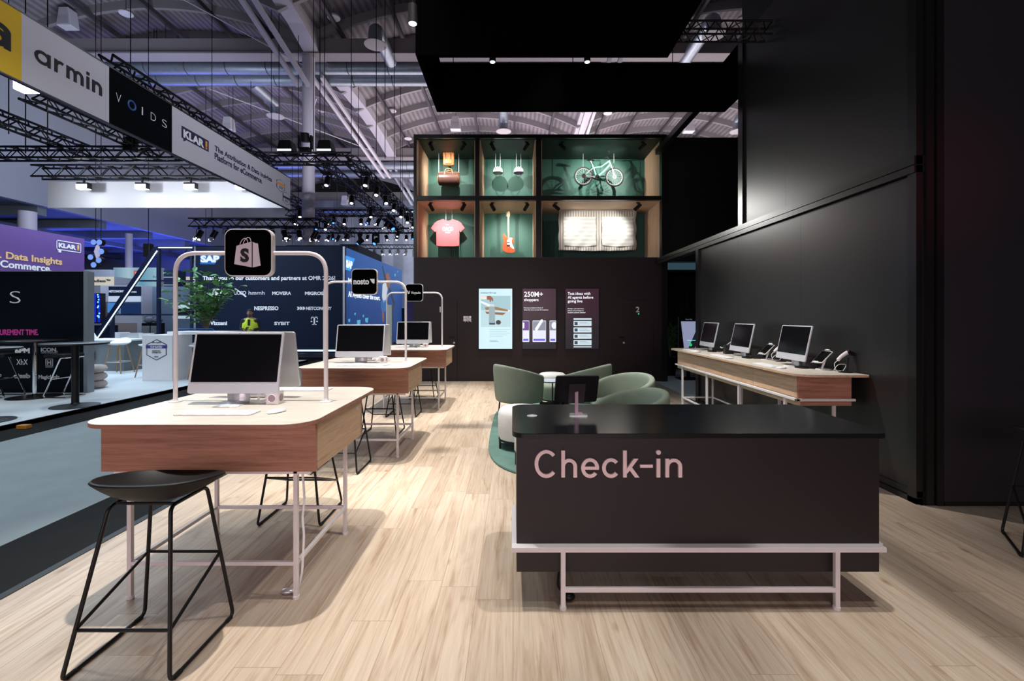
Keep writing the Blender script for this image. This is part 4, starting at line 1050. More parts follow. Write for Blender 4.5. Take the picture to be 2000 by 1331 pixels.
def leafy(root, base, n, spread, height, leaf, ms, mleaf, droop=.5, seed=1):
    rnd = random.Random(seed); st = MB(); lf = [MB() for _ in mleaf]
    for i in range(n):
        a = rnd.uniform(0, 2 * PI); rr = spread * rnd.uniform(.25, 1); h = height * rnd.uniform(.45, 1)
        b = Vector(base); tip = b + Vector((rr * math.cos(a), rr * math.sin(a), h))
        mid = b + Vector((rr * .3 * math.cos(a), rr * .3 * math.sin(a), h * .65))
        pts = [b * (1 - q) ** 2 + mid * 2 * q * (1 - q) + tip * q * q for q in [k / 6 for k in range(7)]]
        st.tube(pts, .007, 5, r1=.003)
        for k in range(2, 7):
            for s in (-1, 1):
                p = pts[k]; d = (pts[k] - pts[k - 1]).normalized()
                side = d.cross(Vector((0, 0, 1))); side = side.normalized() if side.length > .01 else Vector((1, 0, 0))
                dirv = (d * rnd.uniform(.3, .9) + side * s * rnd.uniform(.5, 1) + Vector((0, 0, -droop * rnd.random()))).normalized()
                L_ = leaf * rnd.uniform(.6, 1.15); wv = dirv.cross(Vector((rnd.uniform(-.4, .4), rnd.uniform(-.4, .4), 1))).normalized() * L_ * .24
                up = Vector((0, 0, L_ * .06))
                m = lf[rnd.randrange(len(lf))]
                m.add([p, p + dirv * L_ * .35 + wv + up, p + dirv * L_ * .75 + wv * .7 + up, p + dirv * L_ - up, p + dirv * L_ * .75 - wv * .7 + up, p + dirv * L_ * .35 - wv + up, p + dirv * L_ * .5 - up * .3],
                      [(0, 1, 6), (1, 2, 6), (2, 3, 6), (3, 4, 6), (4, 5, 6), (5, 0, 6)])
    st.build('stem', ms, root, smooth=True)
    for m, mm in zip(lf, mleaf): m.build('foliage', mm, root)
t = thing('potted_plant', 'dark leafy plant in a black pot in the passage', 'plant', (px(1309, 11.3), 11.3, 0))
MB().lathe([(.12, 0), (.16, .45), (.15, .46), (.14, .40), (0, .40)], n=24).build('pot', M['black'], t, smooth=True)
leafy(t, (0, 0, .4), 14, .28, .85, .17, M['stem'], [M['leaf']], seed=5)

# ---------------------------------------------------------------- goods hanging in the display shelf
def hang(name, label, cat, cx, cy, group=None): return thing(name, label, cat, (px(cx, YI), YI, pz(cy, YI)), 0, group)
KI = YI / F
def wires(t, cx, cy, xs, ybot, row):
    ztop = (zt0 - .01) if row == 0 else (zm0 - .005)
    w_ = MB()
    for x, yb in zip(xs, ybot): w_.cyl(((x - cx) * KI, 0, (cy - yb) * KI), ((x - cx) * KI, 0, ztop - pz(cy, YI)), .004, 6)
    w_.build('hanging_wire', M['alu'], t)
# rucksack
cx, cy = 876.5, 312; t = hang('leather_backpack', 'tan leather backpack hanging in the top left compartment', 'bag', cx, cy)
MB().prism(rrect(-.13, .13, -.155, .10, .04, 5), -.07, .05, 'XZ').build('body', M['leather'], t, smooth=True, bevel=.02)
MB().prism(rrect(-.135, .135, .04, .165, .035, 5), -.085, .06, 'XZ').build('flap', M['leather'], t, smooth=True, bevel=.02)
MB().prism(rrect(-.085, .085, -.13, -.02, .02, 4), -.10, -.07, 'XZ').build('pocket', M['leather'], t, smooth=True, bevel=.01)
for s in (-1, 1): MB().box(s * .06 - .01, s * .06 + .01, -.095, -.085, -.06, .12).build('strap', M['leather_dark'], t)
wires(t, cx, cy, (867, 886), (298, 298), 0)
# duffel
cx, cy = 877, 349; t = hang('duffel_bag', 'brown leather duffel bag hanging below the tan backpack', 'bag', cx, cy)
b = MB().cyl((-.25, 0, -.01), (.25, 0, -.01), .15, 24)
b.xf(Matrix.Diagonal((1, .9, 1.05, 1))).build('body', M['leather_dark'], t, smooth=True, bevel=.02)
MB().box(-.23, .23, -.015, .015, .145, .155).build('zip_strip', M['leather'], t)
for s in (-1, 1):
    MB().tube(fillet([(-.10, s * .11, .08), (-.08, s * .07, .22), (.08, s * .07, .22), (.10, s * .11, .08)], .06, 5), .010, 8).build('handle', M['leather'], t, smooth=True)
    MB().cyl((s * .245, 0, -.01), (s * .258, 0, -.01), .12, 20).build('end_patch', M['leather'], t, smooth=True)
wires(t, cx, cy, (857, 896), (340, 340), 0)
# helmets
def helmet(label, cx, m):
    cy = 334; t = hang('bicycle_helmet', label, 'helmet', cx, cy, 'children helmets')
    def fn(u, v):
        a = 2 * PI * u; p_ = v * PI * .56
        return Vector((.115 * math.sin(p_) * math.cos(a), .135 * math.sin(p_) * math.sin(a), -.03 + .125 * math.cos(p_)))
    MB().grid(fn, 32, 12, True).build('shell', m, t, smooth='all', solid=.014)
    ho = MB()
    for a, zz in ((-120, .025), (-90, .035), (-60, .025), (-105, .065), (-75, .065)):
        r_ = .121 if zz < .03 else .118
        c, s = math.cos(R(a)), math.sin(R(a)); k = math.sqrt(max(0, 1 - ((zz + .03) / .125) ** 2))
        ho.ball((.118 * k * c, .140 * k * s, zz), .012, .010, .024)
    ho.build('vent_hole', M['black'], t, smooth=True)
    st = MB()
    for s in (-1, 1): st.tube([(s * .10, -.02, -.05), (s * .045, -.05, -.14), (0, -.05, -.19)], .005, 6)
    st.build('chin_strap', M['black'], t)
    wires(t, cx, cy, (cx - 4.5, cx + 4.5), (326, 326), 0)
helmet('mint children bicycle helmet hanging in the upper middle compartment', 972.5, M['pale_mint'])
helmet('lilac children bicycle helmet hanging beside the mint one', 1013, M['lilac'])
# bicycle
cx, cy = 1170, 346; t = hang('bicycle', 'mint green children bicycle hanging in the upper right compartment', 'bicycle', cx, cy)
q = lambda a, b, y=0.0: Vector(((a - cx) * KI, y, (cy - b) * KI))
for (wx, wy) in ((1139.5, 344.5), (1200, 346.5)):
    c = q(wx, wy)
    wh = MB().torus(c, 17.0 * KI, .022, 'Y', 44, 8).build('wheel', M['rubber'], t, smooth=True)
    MB().torus(c, 15.2 * KI, .009, 'Y', 44, 6).build('rim', M['alu'], wh, smooth=True)
    MB().cyl(c + Vector((0, -.035, 0)), c + Vector((0, .035, 0)), .018, 12).build('hub', M['alu'], wh)
    MB().cyl(c + Vector((0, -.030, 0)), c + Vector((0, -.027, 0)), .045, 20).build('brake_disc', M['alu'], wh)
    sp_ = MB()
    for k in range(20):
        a = 2 * PI * k / 20
        sp_.cyl(c + Vector((0, .02 * (-1) ** k, 0)), c + Vector((math.cos(a), 0, math.sin(a))) * 15.2 * KI, .0022, 4)
    sp_.build('spoke', M['alu'], wh)
BB, ST, HT, HB, RA, FA = q(1166, 347), q(1157.5, 323), q(1189.5, 313.5), q(1192, 321), q(1139.5, 344.5), q(1200, 346.5)
fr = MB().tube([HT + Vector((0, 0, -.02)), q(1175, 325.5), q(1159, 328.5)], .018, 10).tube([HB, q(1180, 334), BB], .022, 10).cyl(ST, BB, .017, 10).cyl(HT, HB, .022, 10)
fr.build('frame', M['mint'], t, smooth=True)
rs = MB()
for s in (-1, 1): rs.cyl(RA + Vector((0, s * .045, 0)), BB + Vector((0, s * .03, 0)), .010, 8).cyl(RA + Vector((0, s * .045, 0)), q(1158, 329, s * .02), .009, 8)
rs.build('rear_stay', M['alu'], t, smooth=True)
fk = MB()
for s in (-1, 1): fk.tube([HB + Vector((0, s * .03, 0)), q(1195, 330, s * .045), FA + Vector((0, s * .045, 0))], .012, 8)
fk.build('fork', M['alu'], t, smooth=True)
MB().cyl(q(1157.5, 323), q(1154, 314.5), .012, 10).build('seat_post', M['alu'], t)
MB().tube([q(1147, 311.8), q(1153, 312.3), q(1161, 313.5)], .030, 10, r1=.012).xf(Matrix.Identity(4)).build('saddle', M['black'], t, smooth=True)
MB().cyl(HT, q(1186.5, 306), .012, 10).build('stem', M['black'], t)
MB().tube([q(1185, 304, -.24), q(1186.5, 306, -.1), q(1186.5, 306, .1), q(1185, 304, .24)], .010, 8).build('handlebar', M['black'], t, smooth=True)
for s in (-1, 1): MB().cyl(q(1184.8, 303.8, s * .26), q(1185.6, 304.8, s * .15), .016, 10).build('grip', M['rubber'], t)
MB().tube([q(1188, 306, -.1), q(1196, 311, -.08), q(1198, 322, -.05), q(1199, 338, -.045)], .004, 6).build('brake_cable', M['black'], t)
cr = MB().cyl(BB + Vector((0, -.05, 0)), BB + Vector((0, -.042, 0)), .055, 24).build('chainring', M['black'], t)
MB().tube([BB + Vector((0, -.06, 0)), q(1175, 347, -.07)], .010, 8).tube([BB + Vector((0, .06, 0)), q(1157, 347, .07)], .010, 8).build('crank', M['black'], t)
MB().cbox(q(1176, 347, -.10), (.08, .06, .018)).cbox(q(1156, 347, .10), (.08, .06, .018)).build('pedal', M['black'], t)
MB().cyl(RA + Vector((0, -.06, 0)), RA + Vector((0, -.03, 0)), .05, 20).cbox(q(1141, 351, -.05), (.03, .03, .08)).build('derailleur', M['black'], t)
MB().tube([RA + Vector((0, -.046, .045)), BB + Vector((0, -.046, .052)), BB + Vector((0, -.046, -.052)), RA + Vector((0, -.046, -.045))], .005, 6, True).build('chain', M['black'], t)
wires(t, cx, cy, (1139, 1199), (327, 329), 0)
# T-shirt
cx, cy = 875, 456; t = hang('t_shirt', 'coral T-shirt hanging in the lower left compartment', 'shirt', cx, cy)
half = [(0, 432), (6, 430.5), (9, 428.5), (20, 432), (26, 436), (33.2, 446.5), (24.3, 455), (22.6, 452), (22.4, 470), (22.2, 481), (11, 482), (0, 481.8)]
ol = [(x * KI, (cy - y) * KI) for x, y in half] + [(-x * KI, (cy - y) * KI) for x, y in half[1:-1][::-1]]
b = MB().prism(ol[::-1], -.035, .035, 'XZ')
b.build('fabric', M['coral'], t, bevel=.02)
MB().tube([((6 - 12 * k / 8) * KI, -.036, (cy - 430.8 - 3.2 * math.sin(PI * k / 8)) * KI) for k in range(9)], .009, 6).build('collar', M['coral'], t, smooth=True)
pr_ = mat('white_shirt_print', (.75, .55, .55), .9)
text('OACD', pr_, (-10.5 * KI, -.038, (cy - 451.5) * KI), parent=t, width=21 * KI, height=8.5 * KI, bold=.06, depth=.001)
text('CLUB', pr_, (-5 * KI, -.038, (cy - 456) * KI), parent=t, width=10 * KI, height=2.5 * KI, bold=.03, depth=.001)
text('THE', pr_, (-4 * KI, -.038, (cy - 440.5) * KI), parent=t, width=6 * KI, height=1.6 * KI, bold=.03, depth=.001)
wires(t, cx, cy, (871, 883), (430, 430), 1)
# guitar
cx, cy = 993, 470; t = hang('electric_guitar', 'red electric guitar hanging upright in the lower middle compartment', 'guitar', cx, cy)
bd = [(984, 456.5), (986, 457.5), (988.5, 463), (993, 466), (997.5, 464), (1001, 464.5), (1004, 468.5), (1003.5, 473), (1000.5, 478), (1003, 483), (1006, 488.5), (1005, 493), (1000, 495), (990, 494), (983, 490.5), (980.3, 485), (981.5, 479), (984, 474), (983, 468), (981.5, 462)]
pts = [Vector(((a - cx) * KI, (cy - b) * KI, 0)) for a, b in bd]
sm = fillet(pts, .05, 3, True)
MB().prism([(p.x, p.y) for p in sm], -.022, .022, 'XZ').build('body', M['red_guitar'], t, bevel=.006)
pg = [(993, 466), (997.5, 464.5), (1001, 466), (999, 471), (1000, 477), (1004, 484), (1003.5, 488), (999, 484), (994, 481.5), (990.5, 480), (990, 470)]
MB().prism([(p.x, p.y) for p in fillet([Vector(((a - cx) * KI, (cy - b) * KI, 0)) for a, b in pg], .03, 3, True)], -.026, -.022, 'XZ').build('pickguard', mat('white_pickguard', (.85, .78, .74), .3), t)
MB().cbox((0, -.03, (cy - 474) * KI), (.07, .01, .02)).cbox((0, -.03, (cy - 480) * KI), (.07, .01, .03)).build('pickup', M['black'], t)
MB().box(-.022, .022, -.035, -.012, (cy - 467) * KI, (cy - 425) * KI).build('neck', M['maple'], t, bevel=.003)
hd = [(-.026, 425), (.026, 425), (.040, 421), (.036, 415), (.020, 413), (-.020, 415), (-.034, 421)]
MB().prism([(a, (cy - b) * KI) for a, b in hd], -.03, -.012, 'XZ').build('headstock', M['maple'], t, bevel=.003)
tn = MB()
for k in range(6): tn.cyl((-.03, -.02, (cy - 416 - 1.4 * k) * KI), (-.055, -.02, (cy - 416 - 1.4 * k) * KI), .006, 8)
tn.build('tuning_peg', M['alu'], t)
s_ = MB()
for k in range(6): s_.cyl((-.016 + .0064 * k, -.04, (cy - 480) * KI), (-.014 + .0056 * k, -.038, (cy - 418) * KI), .0012, 4)
s_.build('string', M['alu'], t)
wires(t, cx, cy, (993,), (414,), 1)
# striped curtain
cx, cy = 1166, 451; t = hang('striped_curtain', 'pale striped curtain sheet hanging in the lower right compartment', 'curtain', cx, cy)
def bl(a0, a1, b0, b1, y, ph=0.0):
    def fn(u, v):
        a = a0 + (a1 - a0) * u; b = b0 + (b1 - b0) * v
        sag = 2.0 * math.sin(PI * u) * v
        fold = .018 * math.sin(a * .11 + 1.5 * v + ph) * (.3 + v) + .012 * math.sin((a + b) * .23 + ph) * v
        return Vector(((a - cx + .8 * math.sin(b * .2)) * KI, y + fold, (cy - b - sag) * KI))
    return fn
MB().grid(bl(1091, 1242, 412, 489, 0), 90, 40).build('fabric', M['blanket'], t, smooth='all', solid=.006)
MB().grid(bl(1101, 1164, 424, 480.5, -.012), 40, 30).build('fabric_panel', M['blanket2'], t, smooth='all', solid=.004)
MB().grid(bl(1175, 1237, 424, 480.5, -.012), 40, 30).build('fabric_panel', M['blanket2'], t, smooth='all', solid=.004)
MB().cyl((-75.5 * KI, .0, 39.5 * KI), (76.5 * KI, .0, 39.5 * KI), .010, 8).build('rod', M['alu'], t)
wires(t, cx, cy, (1158, 1176), (412, 412), 1)
# ---------------------------------------------------------------- exhibition hall: roof, columns, walls
YA, YE = 13.0, 42.0
BAYS = ((-20.3, -8.3), (-8.3, 3.7), (3.7, 15.7))
def arc_z(x, x0, x1, dz=0.0):
    u = (x - x0) / (x1 - x0) * 2 - 1
    return 12.55 + 1.45 * (1 - u * u) + dz
k = 0
for x0, x1 in BAYS:
    d = MB(); n = 28
    d.grid(lambda u, v: Vector((x0 + (x1 - x0) * u, YA + (YE - YA) * v, arc_z(x0 + (x1 - x0) * u, x0, x1))), n, 1)
    k += 1
    struct(d.build('ceiling_vault_%d' % k, M['ceil'], None, smooth='all'))
    rb = MB(); y = 14.2
    while y < YE:
        for i in range(n):
            a, b = x0 + (x1 - x0) * i / n, x0 + (x1 - x0) * (i + 1) / n
            za, zb = arc_z(a, x0, x1), arc_z(b, x0, x1)
            rb.add([(a, y, za - .34), (b, y, zb - .34), (b, y, zb), (a, y, za), (a, y + .14, za - .34), (b, y + .14, zb - .34), (b, y + .14, zb), (a, y + .14, za)],
                   [(0, 1, 2, 3), (5, 4, 7, 6), (0, 4, 5, 1)])
        y += 2.02
    struct(rb.build('trim_rib_%d' % k, M['rib']))
    pu = MB()
    for f in (.12, .30, .5, .70, .88):
        xx = x0 + (x1 - x0) * f; zz = arc_z(xx, x0, x1)
        pu.box(xx - .06, xx + .06, YA, YE, zz - .52, zz - .34)
    struct(pu.build('trim_purlin_%d' % k, M['rib_dark']))
k = 0
for y in (18.5, 30.6, 41.5):
    k += 1
    struct(MB().box(-20.6, 16, y, y + .4, 11.98, 12.60).box(-20.6, 16, y - .12, y + .5, 11.94, 12.0).build('trim_cross_beam_%d' % k, M['rib']))
k = 0
for x in (-8.3, 3.7):
    for a, b in ((13, 18.4), (19.0, 30.5), (31.1, 41)):
        k += 1; m = (a + b) / 2
        g = MB().prism([(a, 12.0), (a + (b - a) * .25, 12.3), (m, 12.42), (b - (b - a) * .25, 12.3), (b, 11.98), (b, 13.0), (a, 13.0)], x - .05, x + .55, 'YZ')
        struct(g.build('trim_girder_%d' % k, M['girder']))
        if a > 15:
            for dx in (-.15, .30):
                pass
        r_ = MB()
        for dx in (-.18, .22): r_.bar((x + dx, a + .4, 11.55 if a < 25 else 11.6), (x + dx, b - .2, 10.55), .14)
        struct(r_.build('trim_brace_%d' % k, M['girder']))
def roof_z(x):
    for x0, x1 in BAYS:
        if x0 <= x <= x1: return arc_z(x, x0, x1, -.3)
    return 12.5
struct(MB().box(-40, 18, YE, YE + .3, -.06, 12.6).build('wall_hall_end', M['hall_end']))
struct(MB().box(-20.6, -20.3, 8, YE, 6.2, 12.6).build('wall_hall_left', M['hall_wall']))
struct(MB().box(15.7, 16, 8, YE, 0, 12.6).build('wall_hall_right', M['hall_wall']))
struct(MB().box(-40, -20.35, 8, YE, 6.25, 6.5).build('ceiling_side_hall', M['concrete']))
bm = MB()
for i in range(9): bm.box(-40, -20.65, 14 + i * 3, 14.4 + i * 3, 5.85, 6.24)
for i in range(4): bm.box(-39 + i * 5, -38.7 + i * 5, 13, YE, 5.6, 5.84)
struct(bm.build('trim_side_hall_beam', M['concrete']))
struct(MB().box(-40, -20.6, 34, 34.3, -.06, 6.2).build('wall_side_hall', mat('pale_blue_wall', (.30, .34, .45), .8)))
def column(x, y, r, z, label):
    t = thing('hall_column', label, 'column', (x, y, -.06), 0, 'round white hall columns')
    MB().cyl((0, 0, 0), (0, 0, z + .06), r, 28).build('shaft', M['column'], t, smooth=True)
    MB().lathe([(r + .02, 3.2), (r + .03, 3.22), (r + .03, 3.34), (r + .02, 3.36)], n=28).build('band', M['column'], t, smooth=True)
column(-8.3, 18.7, .24, 11.98, 'tall round white column rising to the roof behind the navy booth')
column(-20.45, 19.4, .30, 5.84, 'round pale column at the far left, nearer of two beside the purple wall')
column(-24.0, 23.2, .22, 5.84, 'round pale column at the far left, behind another pale column')
column(-20.5, 24.6, .16, 5.84, 'slim round pale column in blue light above the diagonal strip')
column(-20.5, 31.6, .20, 5.84, 'slim round pale column far back, left of the bag sign')
# ventilation ducts under the cross beams
def duct(label, a, b, r, rings, name='air_duct'):
    t = thing(name, label, 'duct', a, 0, 'round metal ventilation ducts')
    a, b = Vector(a), Vector(b); d = b - a
    MB().cyl((0, 0, 0), d, r, 28).build('pipe', M['duct'], t, smooth=True)
    rg_ = MB(); L_ = d.length; ax = d.normalized()
    for i in range(int(L_ / rings)):
        p = ax * (i + .5) * rings
        rg_.cyl(p - ax * .015, p + ax * .015, r + .012, 28)
    for i in range(5):
        p = ax * (L_ * (i + .5) / 5); xx = t.location.x + p.x
        rg_.cyl(p + Vector((0, 0, r)), Vector((p.x, p.y, roof_z(xx) + .2 - t.location.z)), .014, 6)
    rg_.build('pipe_band', M['rib_dark'], t, smooth=True)
    return t
duct('large round metal duct crossing the hall directly under the front roof beam', (-18, 19.5, 11.97), (15, 19.5, 11.97), .29, 1.7)
duct('round metal duct crossing the hall just behind and below the front one', (-18, 20.2, 11.85), (15, 20.2, 11.85), .30, 1.7)
duct('upper round metal duct crossing the hall under the rear roof beam', (-18, 31.4, 11.70), (15, 31.4, 11.70), .30, 2.4)
duct('lower round metal duct crossing the hall under the rear roof beam', (-18, 32.2, 11.35), (15, 32.2, 11.35), .28, 2.4)
duct('distant round metal duct low across the end of the hall', (-18, 38.5, 10.2), (15, 38.5, 10.2), .30, 2.4)
def outlet(label, x, y0, y1, z):
    t = thing('air_outlet', label, 'duct', (x, y0, z), 0, 'duct branches with round grilles')
    s = 1 if y0 > y1 else -1
    pts = fillet([(0, 0, 0), (0, y1 - y0, 0), (0, y1 - y0 - .01 * s, -.55)], .38, 8)
    MB().tube(pts, .25, 24).build('pipe', M['duct'], t, smooth=True)
    MB().lathe([(.25, 0), (.40, -.03), (.40, -.06), (.30, -.07), (0, -.05)], (0, y1 - y0, -.55), 28).build('grille', mat('pale_grille', (.42, .40, .42), .6), t, smooth=True)
outlet('duct branch with round grille reaching forward, left of the canopy', -5.05, 19.1, 16.9, 12.0)
outlet('duct branch with round grille above the truss by the black wall', 7.1, 19.1, 16.3, 12.0)
outlet('short duct outlet with round grille seen under the black canopy', -.5, 20.45, 24.6, 11.9)
outlet('short duct outlet with round grille beside the tall black side wall', 12.0, 20.45, 24.6, 11.9)
outlet('duct branch with round grille over the white banner', -11.6, 20.45, 22.5, 11.8)
def speaker(label, x, y, z):
    t = thing('hall_speaker', label, 'speaker', (x, y, z), 0, 'white loudspeakers under the roof')
    MB().prism([(-.28, -.25), (.28, -.25), (.18, .45), (-.18, .45)], -.2, .2, 'XZ').build('cabinet', mat('white_cabinet', (.60, .58, .62), .6), t, bevel=.02)
    MB().box(-.2, .2, -.21, -.2, -.2, .1).build('grille', M['girder'], t)
    MB().cyl((0, 0, .45), (0, 0, roof_z(x) + .25 - z), .012, 6).build('hanger', M['rib_dark'], t)
for px_, py_, Y_, l in ((890, 242, 25, 'white loudspeaker under the roof, left end of the gap below the canopy'), (1345, 246, 25, 'white loudspeaker under the roof by the diagonal black beam'), (447, 243, 25, 'white loudspeaker under the roof above the white banner'), (133, 37, 18, 'white loudspeaker under the roof behind the yellow banner'), (674, 392, 36, 'white loudspeaker far back above the stage lights')):
    speaker(l, px(px_, Y_), Y_, pz(py_, Y_) - .1)
def roof_lamp(x_, y_, Y_, l):
    t = thing('roof_lamp', l, 'lamp', tuple(P(x_, y_, Y_)), 0, 'round white roof lamps')
    MB().lathe([(0, 0), (.22, 0), (.24, .03), (.20, .10), (0, .12)], n=24).build('shade', mat('white_lamp_shade', (.60, .58, .62), .5), t, smooth=True)
    MB().cyl((0, 0, .12), (0, 0, .8), .012, 6).build('rod', M['rib_dark'], t)
for a in ((246, 28, 17.5, 'round white roof lamp above the word armin on the banner'), (652, 36, 17.5, 'round white roof lamp left of the duct elbow'), (766, 218, 26, 'round white roof lamp left of the display shelf top'), (797, 272, 29, 'round white roof lamp low beside the display shelf'), (629, 217, 27, 'round white roof lamp just right of the tall column'), (1187, 222, 25, 'round white roof lamp seen under the canopy, by the white girder'), (1450, 40, 18, 'round white roof lamp above the truss by the black wall')): roof_lamp(*a)
# pull rods crossing under the vault
def rod(label, a, b):
    t = MB().cyl((0, 0, 0), Vector(b) - Vector(a), .028, 8).build('tie_rod', M['girder'], None, smooth=True)
    t.location = a; tag(t, label, 'rod', 'white roof tie rods')
rod('white roof tie rod running down to the column from upper left', (-13.5, 16.4, 13.7), (-8.5, 18.6, 11.6))
rod('white roof tie rod behind the ducts, left half of the cross', (-14.5, 22, 12.3), (-8.4, 27.5, 11.3))
rod('white roof tie rod behind the ducts, right half of the cross', (-12.8, 27.5, 10.6), (-9.9, 23.2, 12.4))
# hanging cables from the roof
cab = [(255, 18, 40), (301, 20, 120), (306, 20, 120), (455, 22, 300), (530, 16.5, 300), (545, 16.5, 300), (612, 15, 300), (625, 15, 300), (634, 15, 300), (686, 15, 310), (735, 16, 300), (752, 17, 310), (770, 17, 330), (490, 20, 300), (700, 21, 330), (17, 12, 262), (50, 12, 300), (93, 12.2, 300)]
for i, (a, Y_, b) in enumerate(cab):
    z0 = pz(b, Y_); t = MB().cyl((0, 0, 0), (0, 0, roof_z(px(a, Y_)) + .32 - z0), .013, 6).build('hanging_cable', M['black'])
    t.location = (px(a, Y_), Y_, z0); tag(t, 'thin black cable hanging from the hall roof to the lighting trusses', 'cable', 'thin roof cables')

# ---------------------------------------------------------------- lighting trusses and stage lights
def truss(label, a, b, w=.30, step=None, r=.029, hang_=False):
    a, b = Vector(a), Vector(b)
    t = thing('lighting_truss', label, 'truss', tuple(a), 0, 'black lighting trusses')
    d = b - a; L_ = d.length; ax = d.normalized(); sd = ax.cross(Vector((0, 0, 1))).normalized() * w / 2; up = Vector((0, 0, w / 2))
    cs = (sd + up, -sd + up, -sd - up, sd - up)
    ch = MB()
    for c in cs: ch.cyl(c, c + d, r, 6)
    ch.build('chords', M['black_metal'], t)
    br_ = MB(); n = max(2, int(L_ / (step or w)))
    for i in range(n):
        p, q_ = ax * (L_ * i / n), ax * (L_ * (i + 1) / n)
        for j in range(4):
            c0_, c1_ = cs[j], cs[(j + 1) % 4]
            if i % 2: c0_, c1_ = c1_, c0_
            br_.add(MB().tube([p + c0_, q_ + c1_], r * .6, 4).v, MB().tube([p + c0_, q_ + c1_], r * .6, 4).f)
    br_.build('bracing', M['black_metal'], t)
    if hang_:
        hw_ = MB()
        for f in (.12, .5, .88):
            p = d * f + up; hw_.cyl(p, (p.x, p.y, roof_z(a.x + p.x) + .2 - a.z), .009, 6)
        hw_.build('suspension_wire', M['black'], t)
    return t
ZT1 = 6.5; ZC = 6.85
truss('black truss with two flood lamps above the corner of the navy booth', (-9.6, 14.8, ZT1), (-5.15, 14.8, ZT1))
truss('black truss running back from the flood lamp truss, rightmost of the long ones', (-5.25, 14.95, ZT1), (-5.25, 24.5, ZT1))
truss('black truss running back from the flood lamp truss, middle of the long ones', (-6.3, 14.95, ZT1), (-6.3, 26, 6.3))
truss('black truss running back from the flood lamp truss, leftmost of the long ones', (-9.4, 14.95, ZT1), (-9.4, 27, 6.2))
truss('black cross truss behind the white column, topmost of the rear rows', (-11.9, 24.2, ZC), (-5.2, 24.2, ZC))
truss('black cross truss, middle of the rear rows above the blue booth wall', (-14.5, 29.2, ZC), (-5.9, 29.2, ZC))
truss('black cross truss, lowest of the rear rows above the blue booth wall', (-13.5, 36, ZC), (-7.3, 36, ZC))
truss('black truss under the white banner fascia, running right to the column', (-12.3, 17.6, 5.0), (-7.4, 17.6, 5.0))
truss('black truss hung lowest under the banner, over the diagonal light strip', (-17.0, 24, 4.9), (-10.5, 24, 4.9))
truss('black truss inside the banner ring, parallel to the lit fascia in front', (-15.0, 12.2, 5.75), (-7.0, 12.2, 5.75), .28)
truss('black truss resting above the lit white fascia of the banner ring', (-13.8, 13.35, 5.62), (-6.9, 13.35, 5.62), .32)
truss('black truss inside the banner ring running back on the far left', (-12.0, 5.5, 6.08), (-12.0, 13.0, 6.08), .28)
truss('black truss inside the banner ring running back in the middle', (-10.05, 9.5, 6.08), (-10.05, 13.0, 6.08), .28)
truss('black truss between canopy and black side wall, high above the counter', (1.86, 5.62, 4.93), (3.12, 5.62, 4.93), .16, .11, .012, False)
truss('black truss high behind the banner letters VOIDS', (-7.6, 8.6, 6.2), (-7.6, 14.6, 6.2), .26)
for x, y, zt_ in ((-11.5, 17.6, 5.0), (-8.2, 17.6, 5.0), (-16.0, 24, 4.9), (-11.5, 24, 4.9), (-10.9, 24.2, ZC), (-5.9, 24.2, ZC), (-13.2, 29.2, ZC), (-7.0, 29.2, ZC), (-12.6, 36.0, ZC), (-8.2, 36.0, ZC)):
    z0 = zt_ + .12
    t = MB().cyl((0, 0, 0), (0, 0, roof_z(x) + .32 - z0), .013, 6).cyl((0, -.2, .04), (0, .2, .04), .02, 6).build('hanging_cable', M['black'])
    t.location = (x, y, z0); tag(t, 'thin black cable hanging from the hall roof to the lighting trusses', 'cable', 'thin roof cables')
def par(label, group, lens='lens'):
    t = thing('stage_spotlight', label, 'spotlight', (0, 0, 0), 0, group)
    MB().box(-.03, .03, -.02, .02, -.06, .02).box(-.17, .17, -.17, .17, -.012, .016).tube(fillet([(-.15, 0, -.28), (-.15, 0, -.06), (.15, 0, -.06), (.15, 0, -.28)], .04, 3), .012, 6).build('yoke', M['black'], t)
    a = Vector((0, .02, -.28)); d = Vector((0, -.45, -.89)).normalized()
    MB().tube([a - d * .17, a - d * .12, a + d * .05, a + d * .16], .10, 14).build('lamp_body', M['black_metal'], t, smooth=True)
    MB().cyl(a + d * .155, a + d * .165, .066, 16).build('lamp_lens', M[lens], t)
    s = MB()
    for q_ in ((-1, 0), (1, 0)):
        s.box(q_[0] * .11 - .004, q_[0] * .11 + .004, a.y + d.y * .2 - .08, a.y + d.y * .2 + .05, a.z + d.z * .2 - .08, a.z + d.z * .2 + .07)
    s.build('barn_door', M['chrome'], t)
    return t
proto = {}
rnd = random.Random(11)
def lamps(label, group, pts, lens='lens'):
    for i, (x, y, z, rz) in enumerate(pts):
        key = (lens,)
        if key not in proto:
            proto[key] = par(label, group, lens); o = proto[key]
        else:
            o = dup(proto[key], (0, 0, 0), None, label, group)
        o.location = (x, y, z); o.rotation_euler = (0, 0, rz)
z1 = ZT1 - .17; zc = ZC - .17
MOV = ((-10.4, 24.2), (-8.7, 29.2), (-6.4, 24.2), (-9.7, 29.2), (-7.6, 36.0))
def far_row(x0, dx, y, n): return [(x0 + dx * i, y, zc, rnd.uniform(-1, 1)) for i in range(n) if all(abs(x0 + dx * i - mx) > .42 or my != y for mx, my in MOV)]
lamps('black stage spotlight under the rightmost long truss running to the back', 'spotlights on the rightmost long truss', [(-5.15 + .1, 15.8 + 1.25 * i, z1, rnd.uniform(-.6, .6)) for i in range(7)])
lamps('black stage spotlight under the middle long truss running to the back', 'spotlights on the middle long truss', [(-6.3, 15.6 + 2.4 * i, z1 - .02 * i - .05, rnd.uniform(-.8, .8)) for i in range(5)], 'lens_dim')
